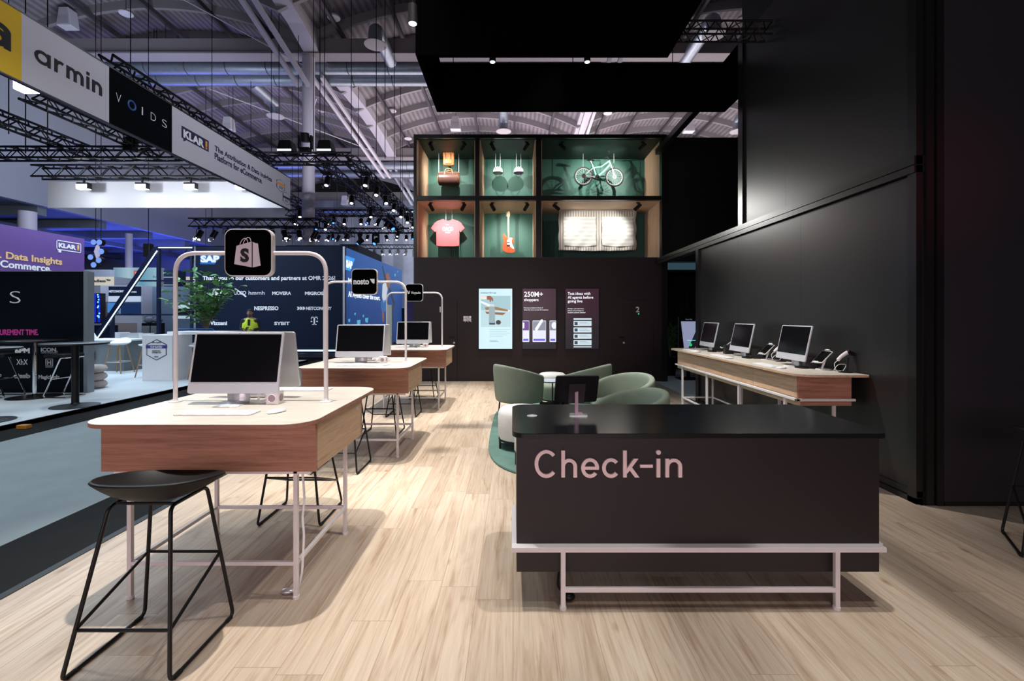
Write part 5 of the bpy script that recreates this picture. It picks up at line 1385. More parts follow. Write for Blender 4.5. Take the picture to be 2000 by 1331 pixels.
lamps('black stage spotlight under the leftmost long truss by the column', 'spotlights on the leftmost long truss', [(-9.4, 17.5 + 2.8 * i, z1 - .03 * i - .08, rnd.uniform(-.8, .8)) for i in range(4)])
lamps('black stage spotlight under the topmost rear cross truss', 'spotlights on the topmost rear truss', far_row(-11.5, .88, 24.2, 7))
lamps('black stage spotlight under the middle rear cross truss', 'spotlights on the middle rear truss', far_row(-14.2, .62, 29.2, 14))
lamps('black stage spotlight under the lowest rear cross truss', 'spotlights on the lowest rear truss', far_row(-13.2, .60, 36, 10))
lamps('blue lit stage spotlight among the rear trusses', 'blue lit spotlights', [(-9.3, 23.9, zc, .2), (-7.5, 23.9, zc, -.4), (-6.3, 28.9, zc, .3), (-11.3, 28.9, zc, .6)], 'lens_blue')
lamps('black stage spotlight under the truss right below the white fascia', 'spotlights below the white fascia', [(-12.0 + .55 * i, 17.6, 4.83, rnd.uniform(-1, 1)) for i in range(9)])
lamps('black stage spotlight on the low truss over the diagonal light strip', 'spotlights over the diagonal strip', [(-16.6 + 1.1 * i, 24, 4.73, rnd.uniform(-1, 1)) for i in range(6)])
# moving heads and flood lamps
def flood(label, x, y, z, group=None):
    t = thing('flood_lamp', label, 'floodlight', (x, y, z), 0, group)
    MB().box(-.16, .16, -.06, .10, -.02, .16).build('housing', M['black_metal'], t, bevel=.01)
    MB().box(-.15, .15, -.068, -.06, -.02, .10).box(-.15, .15, -.06, .08, -.026, -.02).build('lamp_face', M['flood'], t)
    MB().box(-.02, .02, .0, .04, .16, .30).build('bracket', M['black'], t)
    if y > 10: spot((x, y - 1.0, z - .1), (x, 13.9, z - .45), 75, (.86, .93, 1), 150, .9, .1)
    else: spot((x, y, z - .1), (x - 1.5, y + .5, 0), 160, (.86, .95, 1), 110, .9, .1)
for a, l in ((163, 'glaring flood lamp on the lit white fascia, leftmost of the four'), (277, 'glaring flood lamp on the lit white fascia, second of the four'), (372, 'glaring flood lamp on the lit white fascia, third of the four'), (472, 'glaring flood lamp on the lit white fascia, nearest the banner side')):
    flood(l, px(a, 13.2), 13.2, pz(368, 13.2), 'flood lamps before the white fascia')
flood('glaring flood lamp below the yellow and white banner', px(56, 6.6), 6.6, pz(174, 6.6))
def truss_flood(label, x):
    t = thing('truss_flood_lamp', label, 'floodlight', (x, 14.7, ZT1 + .15), 0, 'flood lamps standing on the truss')
    MB().prism([(-.25, 0), (.25, 0), (.18, .35), (-.18, .35)], -.2, .2, 'XZ').build('housing', M['black'], t, bevel=.02)
    MB().box(-.22, .22, -.215, -.2, .0, .06).build('lamp_face', M['lens_dim'], t)
truss_flood('black flood lamp standing on the truss left of the column', -6.95 - .25); truss_flood('black flood lamp standing on the truss right of the column', -5.95)
t = thing('moving_head_light', 'black moving head light on the truss beside the white column', 'spotlight', (-6.62, 14.7, ZT1 + .15))
MB().box(-.16, .16, -.12, .12, 0, .16).build('base', M['black'], t, bevel=.02)
MB().tube([(0, 0, .36), (.0, -.05, .62)], .16, 12, r1=.13).build('head', M['black'], t, smooth=True)
for a_ in (-.22, .17): MB().box(a_, a_ + .05, -.06, .06, .14, .55).build('yoke_arm', M['black'], t)
def mover(label, x, y, z, tilt):
    t = thing('moving_head_light', label, 'spotlight', (x, y, z), tilt, 'moving heads under the rear trusses')
    MB().box(-.19, .19, -.13, .13, -.17, 0).box(-.03, .03, -.03, .03, 0, .06).build('base', M['black'], t, bevel=.02)
    for a_ in (-.25, .19): MB().box(a_, a_ + .06, -.07, .07, -.62, -.10).build('yoke_arm', M['black'], t, bevel=.01)
    MB().tube([(0, .16, -.38), (0, .02, -.50), (0, -.14, -.68)], .17, 14, r1=.15).build('head', M['black_metal'], t, smooth=True)
    d = Vector((0, -.16, -.18)).normalized(); e = Vector((0, -.14, -.68))
    MB().cyl(e, e + d * .012, .10, 16).build('lamp_lens', M['lens_blue'], t)
for (x, y), l, r_ in zip(MOV, ('large black moving head left of the column base, under the topmost rear truss', 'large black moving head in the middle of the rear trusses', 'large black moving head near the display shelf, under the topmost rear truss', 'large black moving head behind the column, under the middle rear truss', 'large black moving head under the lowest rear truss beside the shelf'), (.5, -.4, 1.0, -1.1, .3)):
    mover(l, x, y, ZC - .17, r_)
def can(label, x, y, z0, z1_, r=.045, group=None):
    t = thing('cylinder_spotlight', label, 'spotlight', (x, y, z0), 0, group)
    MB().cyl((0, 0, .0), (0, 0, .20), r, 18, r1=r * .85).build('lamp_body', M['black'], t, smooth=True)
    MB().cyl((0, 0, -.004), (0, 0, .002), r * .8, 18).build('lamp_lens', M['lens_dim'], t)
    MB().cyl((0, 0, .2), (0, 0, z1_ - z0), .008, 6).build('hanger', M['black'], t)
can('black spotlight under the front canopy edge, left of two', px(962, 5.62), 5.62, pz(121, 5.62), 5.2, .040, 'spotlights under the canopy edge')
can('black spotlight under the front canopy edge, right of two', px(1147, 5.62), 5.62, pz(121, 5.62), 5.2, .040, 'spotlights under the canopy edge')
can('large black spotlight hanging left of the canopy near the photo top', px(806, 5.0), 5.0, pz(46, 5.0), 12, .055)
hs = thing('hoist', 'black chain hoist on the truss above the white fascia', 'hoist', (px(255, 12.1), 12.1, pz(296, 12.1)))
MB().box(-.12, .12, -.10, .10, 0, .36).cyl((.12, 0, .3), (.26, 0, .3), .09, 14).build('motor', M['black'], hs, bevel=.01)
MB().cyl((0, 0, .36), (0, 0, 6.5), .012, 6).build('chain', M['black_metal'], hs)

# ---------------------------------------------------------------- hanging banner ring on the left
XB = -6.6
bn = thing('hanging_banner', 'long suspended banner with armin, VOIDS and KLAR panels above the aisle', 'banner', (XB, 9.5, 4.61))
def bY(a): return 6.6 * F / (1002 - a)
def bpanel(name, m, Y0, Y1): return MB().box(-.05, 0, Y0 - 9.5, Y1 - 9.5, 0, .92).build(name, m, bn)
p_y = bpanel('yellow_panel', M['banner_yellow'], 4.0, bY(42)); p_w = bpanel('white_panel', M['banner_white'], bY(42), bY(213)); p_b = bpanel('black_panel', M['banner_black'], bY(213), bY(336)); p_k = bpanel('white_panel', M['banner_white'], bY(336), bY(567))
MB().box(-7.2, -.05, 13.66 - 9.5, 13.70 - 9.5, .05, .83).build('rear_fascia', M['banner_white'], bn)
MB().box(-.06, .006, 4 - 9.5, 13.66 - 9.5, -.02, .0).box(-.06, .006, 4 - 9.5, 13.66 - 9.5, .92, .94).build('edge_rail', M['black_metal'], bn)
def bt(s, m, a0, a1, z0, h, par_, bold=.0, spacing=1.0, w=True):
    Y0, Y1 = bY(a0), bY(a1)
    return text(s, m, (.004, Y0 - 9.5, z0 - 4.61), SIDE, par_, height=h, width=(Y1 - Y0) if w else None, bold=bold, depth=.002, spacing=spacing)
g_ = Strokes(lambda a, b: (bY(67) - 9.5 + a * 1.055, 4.985 - 4.61 + b), 'YZ', .0005, .004, .044)
g_.ring(.105, .09, .105, .095, 0, 360); g_.v(.168, -.004, .184)                       # a
g_.v(.262, -.004, .184); g_.ring(.352, .085, .09, .10, 62, 180)                       # r
g_.v(.432, -.004, .184); g_.ring(.507, .10, .075, .085, 0, 180); g_.v(.538, -.004, .10); g_.ring(.613, .10, .075, .085, 0, 180); g_.v(.644, -.004, .10)   # m
g_.v(.735, -.004, .184); g_.v(.735, .212, .258)                                       # i
g_.v(.826, -.004, .184); g_.ring(.906, .10, .08, .085, 0, 180); g_.v(.942, -.004, .10)  # n
g_.mb.build('lettering', M['ink'], p_w)
g_ = Strokes(lambda a, b: (5.735 - 9.5 + a, 4.945 - 4.61 + b * .8), 'YZ', .0005, .004, .085)
g_.ring(.15, .12, .15, .14, 0, 360); g_.v(.235, -.02, .26); g_.ring(.16, .26, .16, .11, 0, 150)
g_.mb.build('lettering', M['ink'], p_y)
for ch_, a0, a1, m in (('V', 226, 236, 'ink_white'), ('I', 276.5, 278.5, 'ink_white'), ('D', 294, 304, 'ink_white'), ('S', 316, 325.5, 'ink_white')): bt(ch_, M[m], a0, a1, 5.03 - (.0 if ch_ != 'S' else .005), .14, p_b, -.02)
oo = MB().torus((.006, (bY(249) + bY(264)) / 2 - 9.5, 5.10 - 4.61), .075, .016, 'X', 28, 6).build('lettering', mat('blue_ring_print', (.02, .10, .32), .5), p_b, smooth=True)
MB().prism([(bY(354.5) - 9.5, 5.25 - 4.61), (bY(354.5) - 9.5, 5.01 - 4.61), (9.22 - 9.5, 5.01 - 4.61), (9.23 - 9.5, 4.955 - 4.61), (9.32 - 9.5, 5.01 - 4.61), (bY(407.5) - 9.5, 5.01 - 4.61), (bY(407.5) - 9.5, 5.25 - 4.61)], .0, .003, 'YZ').build('logo_badge', M['ink_navy'], p_k)
t_ = bt('KLAR', M['ink_white'], 357.5, 398, 5.045, .165, p_k, .05); t_.location.x = .003
MB().box(.002, .006, bY(401) - 9.5, bY(404.5) - 9.5, 5.09 - 4.61, 5.215 - 4.61).box(.002, .006, bY(401) - 9.5, bY(404.5) - 9.5, 5.04 - 4.61, 5.075 - 4.61).build('logo_mark', M['ink_orange'], p_k)
bt('The Attribution & Data Insights', M['ink_navy'], 419, 530.5, 5.12, .155, p_k, .02)
bt('Platform for eCommerce.', M['ink_navy'], 419, 512, 4.935, .145, p_k, .02)
for a0, a1, z0, z1b, m in ((540, 556, 4.98, 5.32, 'ink_orange'), (552, 566.5, 4.68, 5.05, 'ink_navy')):
    Y0, Y1 = bY(a0) - 9.5, bY(a1) - 9.5; zz0, zz1 = z0 - 4.61, z1b - 4.61
    hx = lambda e: [(Y0 + e, zz1 - .06), (Y0 + e, zz0 + .08), ((Y0 + Y1) / 2, zz0 + e * .4), (Y1 - e, zz0 + .08), (Y1 - e, zz1 - .06), ((Y0 + Y1) / 2, zz1 - e * .4)]
    MB().prism(hx(0), .001, .003, 'YZ').build('badge', M['ink_navy'], p_k); MB().prism(hx(.03), .002, .005, 'YZ').build('badge_face', M['banner_white'], p_k)
    MB().box(.004, .007, Y0, Y1, zz0 + .18, zz0 + .24).build('badge_band', M[m], p_k)
    tb = MB()
    for i in range(3): tb.box(.004, .007, Y0 + .12, Y1 - .12, zz0 + .09 + .025 * i, zz0 + .10 + .025 * i)
    tb.build('lettering', M['ink_navy'], p_k)
# ---------------------------------------------------------------- stands across the aisle on the left
ZP = .055
YV = 8.4
t = thing('partition_board', 'dark navy partition board with S, pink words and white partner logos', 'partition', (-9.8, YV, ZP))
bx = lambda a, Y=YV: px(a, Y) + 9.8
bz = lambda b, Y=YV: pz(b, Y) - ZP
MB().box(-2.4, bx(165), 0, .10, 0, bz(531)).build('board', M['navy_dark'], t)
MB().box(bx(165), bx(172.5), -.02, .12, 0, bz(531)).box(-2.4, bx(165), -.02, .12, bz(531), bz(529.5)).build('edge_profile', mat('grey_edge_profile', (.22, .25, .28), .4, .3), t)
def vt(s, m, a0, a1, b0, b1, bold=.02): text(s, M[m], (bx(a0), -.006, bz(b1)), parent=t, width=bx(a1) - bx(a0), height=bz(b0) - bz(b1), bold=bold, depth=.003)
vt('S', 'ink_white', 20, 41, 569.5, 593, -.018)
vt('UREMENT TIME.', 'magenta', .5, 76, 643, 654.5, .035)
vt('6PM', 'ink_white', 30, 59, 679, 690, .05)
vt('ICON.', 'ink_white', 80.5, 113, 679, 687, .04); vt('AMSTERDAM', 'ink_white', 81, 113, 688.3, 690.6, .0)
vt('XhX', 'ink_white', 33, 55, 702, 713, .0)
vt('H', 'ink_white', 92.5, 101, 703.5, 712.5, .05)
o = MB()
for a0, a1, b0, b1 in ((89.5, 104, 701, 702.2), (89.5, 104, 714.6, 715.6), (89.5, 90.6, 701, 715.6), (103, 104, 701, 715.6), (89.5, 104, 717, 718)): o.box(bx(a0), bx(a1), -.008, -.002, bz(b1), bz(b0))
o.build('logo_mark', M['ink_white'], t)
vt('cissb', 'ink_white', 27, 60, 729, 738.5, .05)
vt('MagicHolz', 'ink_white', 76, 117, 730, 740, .03)
vt('o', 'ink_white', .3, 3.5, 731, 736, .0)

t = thing('partition_board', 'purple partition board with KLAR badge and Data Insights lettering', 'partition', (-9.6, 9.4, ZP))
MB().box(-.12, 0, 8.52 - 9.4, 10.32 - 9.4, 0, 3.18 - ZP).build('board', M['purple'], t)
ky = lambda a: 9.6 * F / (1002 - a) - 9.4
def kt(s, m, a0, a1, z, h, bold=.02): text(s, M[m], (.004, ky(a0), z - ZP), SIDE, t, width=ky(a1) - ky(a0), height=h, bold=bold, depth=.003)
kt('. Data Insights', 'gold', -2, 121, 2.545, .175, .03)
kt('Commerce.', 'ink_white', -.5, 100.5, 2.375, .14, .03)
kt('KLAR', 'ink_white', 114, 148, 2.91, .10, .05)
o = MB()
y0, y1, z0, z1 = ky(110), ky(158), 2.85 - ZP, 3.06 - ZP
for b in ((y0, y1, z1 - .018, z1), (y0, y1, z0, z0 + .018), (y0, y0 + .014, z0, z1), (y1 - .014, y1, z0, z1), (y0 + .04, y0 + .10, z0 - .05, z0)): o.box(.002, .006, *b)
o.build('logo_frame', M['ink_white'], t)
MB().box(.003, .007, ky(150.5), ky(154), 2.935 - ZP, 3.015 - ZP).box(.003, .007, ky(150.5), ky(154), 2.905 - ZP, 2.925 - ZP).build('logo_mark', M['gold'], t)

def bar_table(label, x, y, r, top, post, pm, bm, br_):
    t = thing('bar_table', label, 'table', (x, y, ZP), 0, 'round bar tables on the pale platform')
    MB().lathe([(0, top - .03), (r - .01, top - .03), (r, top - .02), (r, top - .005), (r - .006, top), (0, top)], n=48).build('tabletop', M['black_metal'], t, smooth=True)
    MB().cyl((0, 0, .02), (0, 0, top - .03), post, 24).build('post', pm, t, smooth=True)
    MB().lathe([(0, 0), (br_, 0), (br_, .008), (br_ * .6, .022), (post * 1.3, .035), (post, .06), (0, .06)], n=48).build('base', bm, t, smooth=True)
bar_table('black bar table with a thick black post standing nearest the aisle', px(147, 7.16), 7.16, .41, .985, .047, M['black'], M['black'], .30)
bar_table('black bar table with a chrome post before the dark partition board', px(68, 7.97), 7.97, .42, .985, .030, M['chrome'], M['black_metal'], .36)
bar_table('black bar table cut off at the left photo edge', -7.02, 6.12, .36, .98, .04, M['chrome'], M['black_metal'], .30)
def canti(label, x, y, s):
    t = thing('cantilever_stool', label, 'stool', (x, y, ZP), 0, 'chrome cantilever stools')
    MB().prism(rrect(-.19, .19, -.19, .19, .04, 4), .70, .75).build('seat', M['black'], t, bevel=.01)
    f_ = MB()
    lp = []
    for yy in (-.17, .17):
        pts = fillet([(s * .17, yy, .69), (s * .10, yy, .69), (-s * .20, yy, .015), (s * .20, yy, .015)], .06, 6)
        f_.tube(pts, .013, 8)
    f_.cyl((s * .20, -.17, .015), (s * .20, .17, .015), .013, 8).cyl((s * .17, -.17, .69), (s * .17, .17, .69), .013, 8).cyl((-s * .06, -.17, .33), (-s * .06, .17, .33), .011, 8)
    f_.build('frame', M['chrome'], t, smooth=True)
canti('chrome cantilever stool with black seat behind the thick black table post', -7.74, 7.95, 1)
canti('chrome cantilever stool with black seat at the left photo edge', -8.78, 7.95, -1)
t = MB().box(-.065, .065, -.04, .04, 0, .05).build('orange_block', mat('amber_plastic', (.42, .17, .02), .5), None, bevel=.006)
t.location = (px(47, 5.97), 5.97, -.004); tag(t, 'small amber block lying on the dark floor edge by the aisle', 'block')
t = thing('layered_stool', 'beige stool of three stacked cushions beside the dark partition board', 'stool', (px(181, 8.95), 8.95, ZP))
for i in range(3): MB().lathe([(0, i * .15), (.17, i * .15 + .005), (.215, i * .15 + .045), (.225, i * .15 + .08), (.20, i * .15 + .125), (.15, i * .15 + .148), (0, i * .15 + .15)], n=28).build('cushion', mat('beige_cushion', (.50, .42, .38), .9), t, smooth=True)
t = MB().box(-.05, .05, -.05, .05, 0, .14).build('orange_box', mat('orange_card', (.55, .16, .04), .6), None, bevel=.004)
t.location = (px(175, 8.95), 8.95, ZP + .452); tag(t, 'small orange box on top of the beige cushion stool', 'box')
YC_ = 11.7
t = thing('concrete_counter', 'grey concrete look counter with pale top behind the dark partition board', 'counter', (px(215, YC_), YC_, ZP))
cxx = lambda a: px(a, YC_) - px(215, YC_)
MB().prism([(cxx(160), 0), (cxx(246), -.05), (cxx(249), .5), (cxx(160), .7)], 0, .76).build('body', M['concrete'], t)
MB().prism([(cxx(150), -.06), (cxx(240), -.12), (cxx(254), -.02), (cxx(252), .6), (cxx(150), .8)], .76, .80).build('top', M['white'], t, bevel=.004)
MB().box(cxx(168), cxx(188), -.075, -.055, .26, .56).build('sticker', M['navy'], t)
text('WORKS', M['ink_white'], (cxx(160.5), -.077, .43), parent=t, height=.085, width=cxx(184) - cxx(160.5), bold=.03)
text('BAR', M['ink_white'], (cxx(166), -.077, .30), parent=t, height=.085, width=cxx(183) - cxx(166), bold=.03)
t = thing('paper_tent', 'white folded paper card on the concrete look counter', 'card', (px(176, 11.8), 11.8, ZP + .80))
MB().prism([(-.16, 0), (.20, 0), (-.02, .34)], -.02, .02, 'XZ').build('card', M['ink_white'], t)
def shell_stool(label, x, y, rz=0.0):
    t = thing('shell_bar_stool', label, 'stool', (x, y, ZP), rz, 'white shell bar stools with oak legs')
    def fn(u, v):
        a = 2 * PI * u; r = math.sin(v * PI / 2)
        back = max(0, math.sin(a)) ** 1.5
        return Vector((.25 * r * math.cos(a), .22 * r * math.sin(a), .69 + (.05 + .12 * back) * r ** 3))
    MB().grid(fn, 28, 8, True).build('seat', M['white'], t, smooth='all', solid=.02)
    for sx in (-1, 1):
        for sy in (-1, 1): MB().cyl((sx * .11, sy * .10, .69), (sx * .22, sy * .20, 0), .017, 10, r1=.012).build('leg', M['oak_leg'], t)
    MB().torus((0, 0, .28), .23, .007, 'Z', 24, 6).build('foot_ring', M['alu'], t)
    return t
ss = shell_stool('white shell bar stool with oak legs in front of the concrete counter', px(232, 11.3), 11.3)
dup(ss, (-6.98, 10.35, ZP), .3, 'white shell bar stool with oak legs under the white counter top')
dup(ss, (-8.33, 10.62, ZP), 0, 'white shell bar stool mostly hidden behind the white badge counter')
Yb = 9.92
t = thing('white_counter', 'white counter with a blue TOP RATED badge on its front', 'counter', (px(307, Yb), Yb, ZP))
w_ = px(336.5, Yb) - px(307, Yb)
MB().box(-w_, w_, 0, .62, 0, pz(655, Yb) - ZP).build('body', M['white'], t, bevel=.004)
MB().box(-.0, w_ + .95, .28, .95, pz(655, Yb) - ZP, pz(651, Yb) - ZP + .02).box(w_ + .55, w_ + .95, .85, .9, 0, pz(655, Yb) - ZP).box(w_, w_ + .95, .85, .9, .75, pz(655, Yb) - ZP).build('top', M['white'], t, bevel=.004)
q = lambda a, b: (px(a, Yb) - px(307, Yb), pz(b, Yb) - ZP)
hx = [(286.5, 673), (306.5, 663), (325.5, 673), (325.5, 694), (306, 704.5), (286.5, 694)]
MB().prism([q(*p) for p in hx][::-1], -.004, -.001, 'XZ').build('badge', M['ink_navy'], t)
MB().prism([q(306 + (a - 306) * .92, 684 + (b - 684) * .92) for a, b in hx][::-1], -.006, -.003, 'XZ').build('badge_face', M['white'], t)
(a0, b1), (a1, b0) = q(285.5, 674.6), q(327, 681)
MB().box(a0, a1, -.009, -.005, b0, b1).build('badge_band', mat('violet_band', (.05, .04, .22), .6), t)
def wt_(s, m, a0, a1, b0, b1): x, z = q(a0, b1); text(s, M[m], (x, -.011, z), parent=t, width=q(a1, 0)[0] - x, height=q(0, b0)[1] - z, bold=.03)
wt_('TOP RATED', 'ink_white', 294, 317.5, 675.8, 679.8)
wt_('OMT GUIDE', 'ink_navy', 297, 315, 668, 670.6)
wt_('MARKETING', 'ink_navy', 298, 314, 684.6, 686.8); wt_('AUTOMATION', 'ink_navy', 297.5, 315, 688, 690.2); wt_('2025', 'ink_navy', 302, 310, 696, 698.3)
# planter
t = thing('potted_plant', 'bushy green plant in a navy planter behind the white counter', 'plant', (px(404, 11.6), 11.6, ZP))
MB().box(-.50, .50, -.2, .2, 0, 1.04).build('planter', M['navy'], t)
MB().tube(fillet([(-.62, -.22, 1.08), (.30, -.22, 1.08), (.34, -.22, 1.02)], .04, 4), .014, 8).build('planter_rail', mat('blue_steel', (.02, .12, .38), .4, .2), t)
leafy(t, (0, 0, 1.0), 34, .80, 1.55, .25, M['stem'], [M['leaf'], M['leaf'], M['leaf2']], .6, 3)
# person in hi-vis vest
def person(x, y, z, sc):
    t = thing('person', 'person in yellow hi-vis vest and dark jacket standing, looking down at a phone', 'person', (x, y, z), R(14))
    def skin(name, m, verts, edges, par_=None, root=0, sub=2):
        me = bpy.data.meshes.new(name)
        me.from_pydata([tuple(Vector(v[:3]) * sc) for v in verts], edges, []); me.materials.append(m)
        o = bpy.data.objects.new(name, me); COL.objects.link(o); o.parent = t
        md = o.modifiers.new('k', 'SKIN'); md.use_smooth_shade = True
        sv = me.skin_vertices[0].data
        for i, v in enumerate(verts):
            r_ = v[3]; sv[i].radius = (r_[0] * sc, r_[1] * sc) if isinstance(r_, tuple) else (r_ * sc, r_ * sc)
            sv[i].use_root = i == root
        s_ = o.modifiers.new('s', 'SUBSURF'); s_.levels = sub; s_.render_levels = sub
        return o
    V = [(0, 0, .92, (.15, .11)), (0, .01, 1.10, (.14, .10)), (0, .0, 1.30, (.17, .11)), (0, -.01, 1.42, (.13, .09)), (0, -.03, 1.50, .052), (0, -.055, 1.58, (.072, .085)), (0, -.065, 1.68, (.075, .092)), (0, -.055, 1.73, (.05, .06)),
         (.20, 0, 1.41, .058), (.265, .02, 1.14, .044), (.12, -.22, 1.10, .034), (.06, -.27, 1.115, .03),
         (-.20, 0, 1.41, .058), (-.27, .02, 1.14, .044), (-.10, -.22, 1.09, .034), (-.03, -.27, 1.10, .03),
         (.10, 0, .86, .095), (.11, -.01, .48, .062), (.115, .02, .09, .045), (.12, -.11, .035, .04),
         (-.10, 0, .86, .095), (-.11, -.01, .48, .062), (-.115, .02, .09, .045), (-.12, -.11, .035, .04)]
    E_ = [(0, 1), (1, 2), (2, 3), (3, 4), (4, 5), (5, 6), (6, 7), (3, 8), (8, 9), (9, 10), (10, 11), (3, 12), (12, 13), (13, 14), (14, 15), (0, 16), (16, 17), (17, 18), (18, 19), (0, 20), (20, 21), (21, 22), (22, 23)]
    skin('body', M['skin'], V, E_)
    fat = lambda i, k=1.18: (*V[i][:3], tuple(a * k for a in V[i][3]) if isinstance(V[i][3], tuple) else V[i][3] * k + .006)
    J = [fat(i) for i in (0, 1, 2, 3, 8, 9, 10, 12, 13, 14)]
    skin('jacket', M['dark_cloth'], J, [(0, 1), (1, 2), (2, 3), (3, 4), (4, 5), (5, 6), (3, 7), (7, 8), (8, 9)])
    T = [fat(i) for i in (0, 16, 17, 18, 20, 21, 22)]
    skin('trousers', M['dark_cloth'], T, [(0, 1), (1, 2), (2, 3), (0, 4), (4, 5), (5, 6)])
    def vest(u, v):
        a = 2 * PI * u; zz = .80 + .66 * v
        w_ = .205 + .03 * math.sin(PI * v); d_ = .145
        if v > .78: w_ *= 1 - (v - .78) * 2.0; d_ *= 1 - (v - .78) * 1.2
        return Vector((w_ * math.cos(a), d_ * math.sin(a), zz)) * sc
    MB().grid(vest, 28, 12, True).build('vest', M['hivis'], t, smooth='all', solid=.012)
    MB().box(-.035 * sc, .035 * sc, -.155 * sc, -.14 * sc, 1.24 * sc, 1.44 * sc).build('shirt_front', M['dark_cloth'], t)
    sv = MB()
    for zz in (.98,): sv.grid(lambda u, v: Vector((.232 * math.cos(2 * PI * u), .158 * math.sin(2 * PI * u), zz + .05 * v)) * sc, 28, 1, True)
    sv.build('reflective_band', mat('silver_band', (.55, .58, .52), .4), t)
    def hair(u, v):
        a = 2 * PI * u; p_ = v * PI * (.42 if math.sin(a) < 0 else .58)
        return Vector((.086 * math.sin(p_) * math.cos(a), -.055 + .105 * math.sin(p_) * math.sin(a) + .008, 1.672 + .10 * math.cos(p_))) * sc
    MB().grid(hair, 24, 10, True).build('hair', M['dark_cloth'], t, smooth='all')
    MB().ball((0, -.118 * sc, 1.56 * sc), .058 * sc, .045 * sc, .05 * sc).build('beard', mat('brown_beard', (.10, .05, .035), .9), t, smooth=True)
    MB().ball((0, -.158 * sc, 1.635 * sc), .013 * sc, .02 * sc, .024 * sc, 8, 6).build('nose', M['skin'], t, smooth=True)
    e = MB(); g = MB()
    for s in (-1, 1):
        e.ball((s * .032 * sc, -.148 * sc, 1.66 * sc), .010 * sc, .006 * sc, .006 * sc, 8, 6)
        g.torus((s * .034 * sc, -.158 * sc, 1.66 * sc), .024 * sc, .003 * sc, 'Y', 16, 5)
        MB().ball((s * .082 * sc, -.055 * sc, 1.64 * sc), .012 * sc, .02 * sc, .032 * sc, 8, 6).build('ear', M['skin'], t, smooth=True)
    e.build('eye', M['ink'], t); g.build('glasses', M['black'], t)
    for s, bx_ in ((1, .055), (-1, -.025)):
        h_ = MB()
        h_.prism(rrect(-.03, .03, -.045, .045, .015, 3), -.012, .012)
        for k in range(4): h_.tube([((-.024 + .016 * k), -.045, 0), ((-.024 + .016 * k), -.08 - .008 * (k in (1, 2)), .004), ((-.022 + .015 * k), -.098, .02)], .009, 6, r1=.007)
        h_.tube([(-s * .03, 0, .0), (-s * .052, -.03, .012), (-s * .05, -.06, .02)], .010, 6, r1=.007)
        h_.xf(Matrix.Translation(Vector((bx_, -.285, 1.11)) * sc) @ Matrix.Rotation(R(40 * s), 4, 'Z') @ Matrix.Scale(sc, 4)).build('hand', M['skin'], t, smooth=True)
    return t
person(px(489, 13.2), 13.2, ZP, .905)
t = thing('smartphone', 'dark smartphone held by the person in the yellow vest', 'phone', (px(489, 13.2) + .09, 12.86, ZP + 1.045))
MB().cbox((0, 0, 0), (.07, .012, .14), Matrix.Rotation(R(-50), 3, 'X')).build('case', M['black'], t, bevel=.003)
MB().cbox((0, .004, .006), (.06, .003, .125), Matrix.Rotation(R(-50), 3, 'X')).build('screen', M['screen'], t)

# ---------------------------------------------------------------- navy booth with its blue side wall
YS, XS = 15.0, -5.5
t = thing('booth_block', 'large navy booth with white partner logos and a glowing blue side wall', 'booth', (-8.0, YS, -.06))
sx = lambda a: px(a, YS) + 8.0
sz = lambda b: pz(b, YS) + .06
MB().box(sx(381), XS + 8.0, 0, .2, sz(690), sz(482)).build('front_wall', M['navy'], t)
MB().box(sx(381), sx(382.4), -.03, 0, sz(690), sz(482)).build('edge_profile', M['alu'], t)
MB().box(XS + 7.97, XS + 8.03, -.03, .03, sz(690), sz(482)).build('edge_profile', M['alu'], t)
MB().box(XS + 7.8, XS + 8.0, .2, 7.8, sz(690), sz(482)).build('side_wall', M['blue_panel'], t)
MB().box(sx(381), XS + 8.0, .25, 1.6, 0, sz(700)).box(XS + 7.7, XS + 8.0, 1.6, 7.8, 0, sz(700)).box(sx(500), sx(660), 2, 5, sz(482), sz(482) + .35).build('base', M['black'], t)
MB().box(sx(440), XS + 8.0, -.02, .02, sz(686.5), sz(683.5)).build('light_strip', M['led'], t)
def st(s, a0, a1, b0, b1, bold=.025, m='ink_white'): text(s, M[m], (sx(a0), -.008, sz(b1)), parent=t, width=sx(a1) - sx(a0), height=sz(b0) - sz(b1), bold=bold, depth=.004)
MB().prism([(sx(391), sz(516.5)), (sx(419), sz(516.5)), (sx(436), sz(494)), (sx(391), sz(494))], -.006, -.002, 'XZ').build('logo_field', M['sap_blue'], t)
st('SAP', 392, 429, 498, 512, .06)
st('Thank you to our customers and partners at OMR 2026!', 396, 655, 536.5, 547, .03)
st('hmmh', 486, 517, 568.5, 576, .0); st('MOVERA', 532, 569, 569.5, 576.2, .03); st('MIGROS', 596, 632, 569.5, 576.2, .045)
st('NESPRESSO', 497, 544, 598, 606, .035); st('NETCONOMY', 598, 648, 599, 605.5, .04); st('SYBIT', 536, 566, 628.5, 635, .035); st('Wizzeni', 405, 444, 627, 635, .04)
T_ = MB()
for a0, a1, b0, b1 in ((607.5, 620.8, 619, 621), (607.5, 609, 619, 624), (619.4, 620.8, 619, 624), (612.6, 615.6, 619, 635), (610, 618.4, 633.6, 635), (607, 610, 627, 629.5), (618, 621, 627, 629.5)): T_.box(sx(a0), sx(a1), -.008, -.003, sz(b1), sz(b0))
for i in range(3): T_.prism([(sx(580 + i * 5.3), sz(599.5)), (sx(583.4 + i * 5.3), sz(599.5)), (sx(586 + i * 5.3), sz(602.5)), (sx(583.4 + i * 5.3), sz(605.5)), (sx(580 + i * 5.3), sz(605.5)), (sx(582 + i * 5.3), sz(602.5))][::-1], -.008, -.003, 'XZ')
for i in range(4): T_.torus((sx(460.5 + i * 5.6), -.005, sz(572.5)), .05, .012, 'Y', 12, 4)
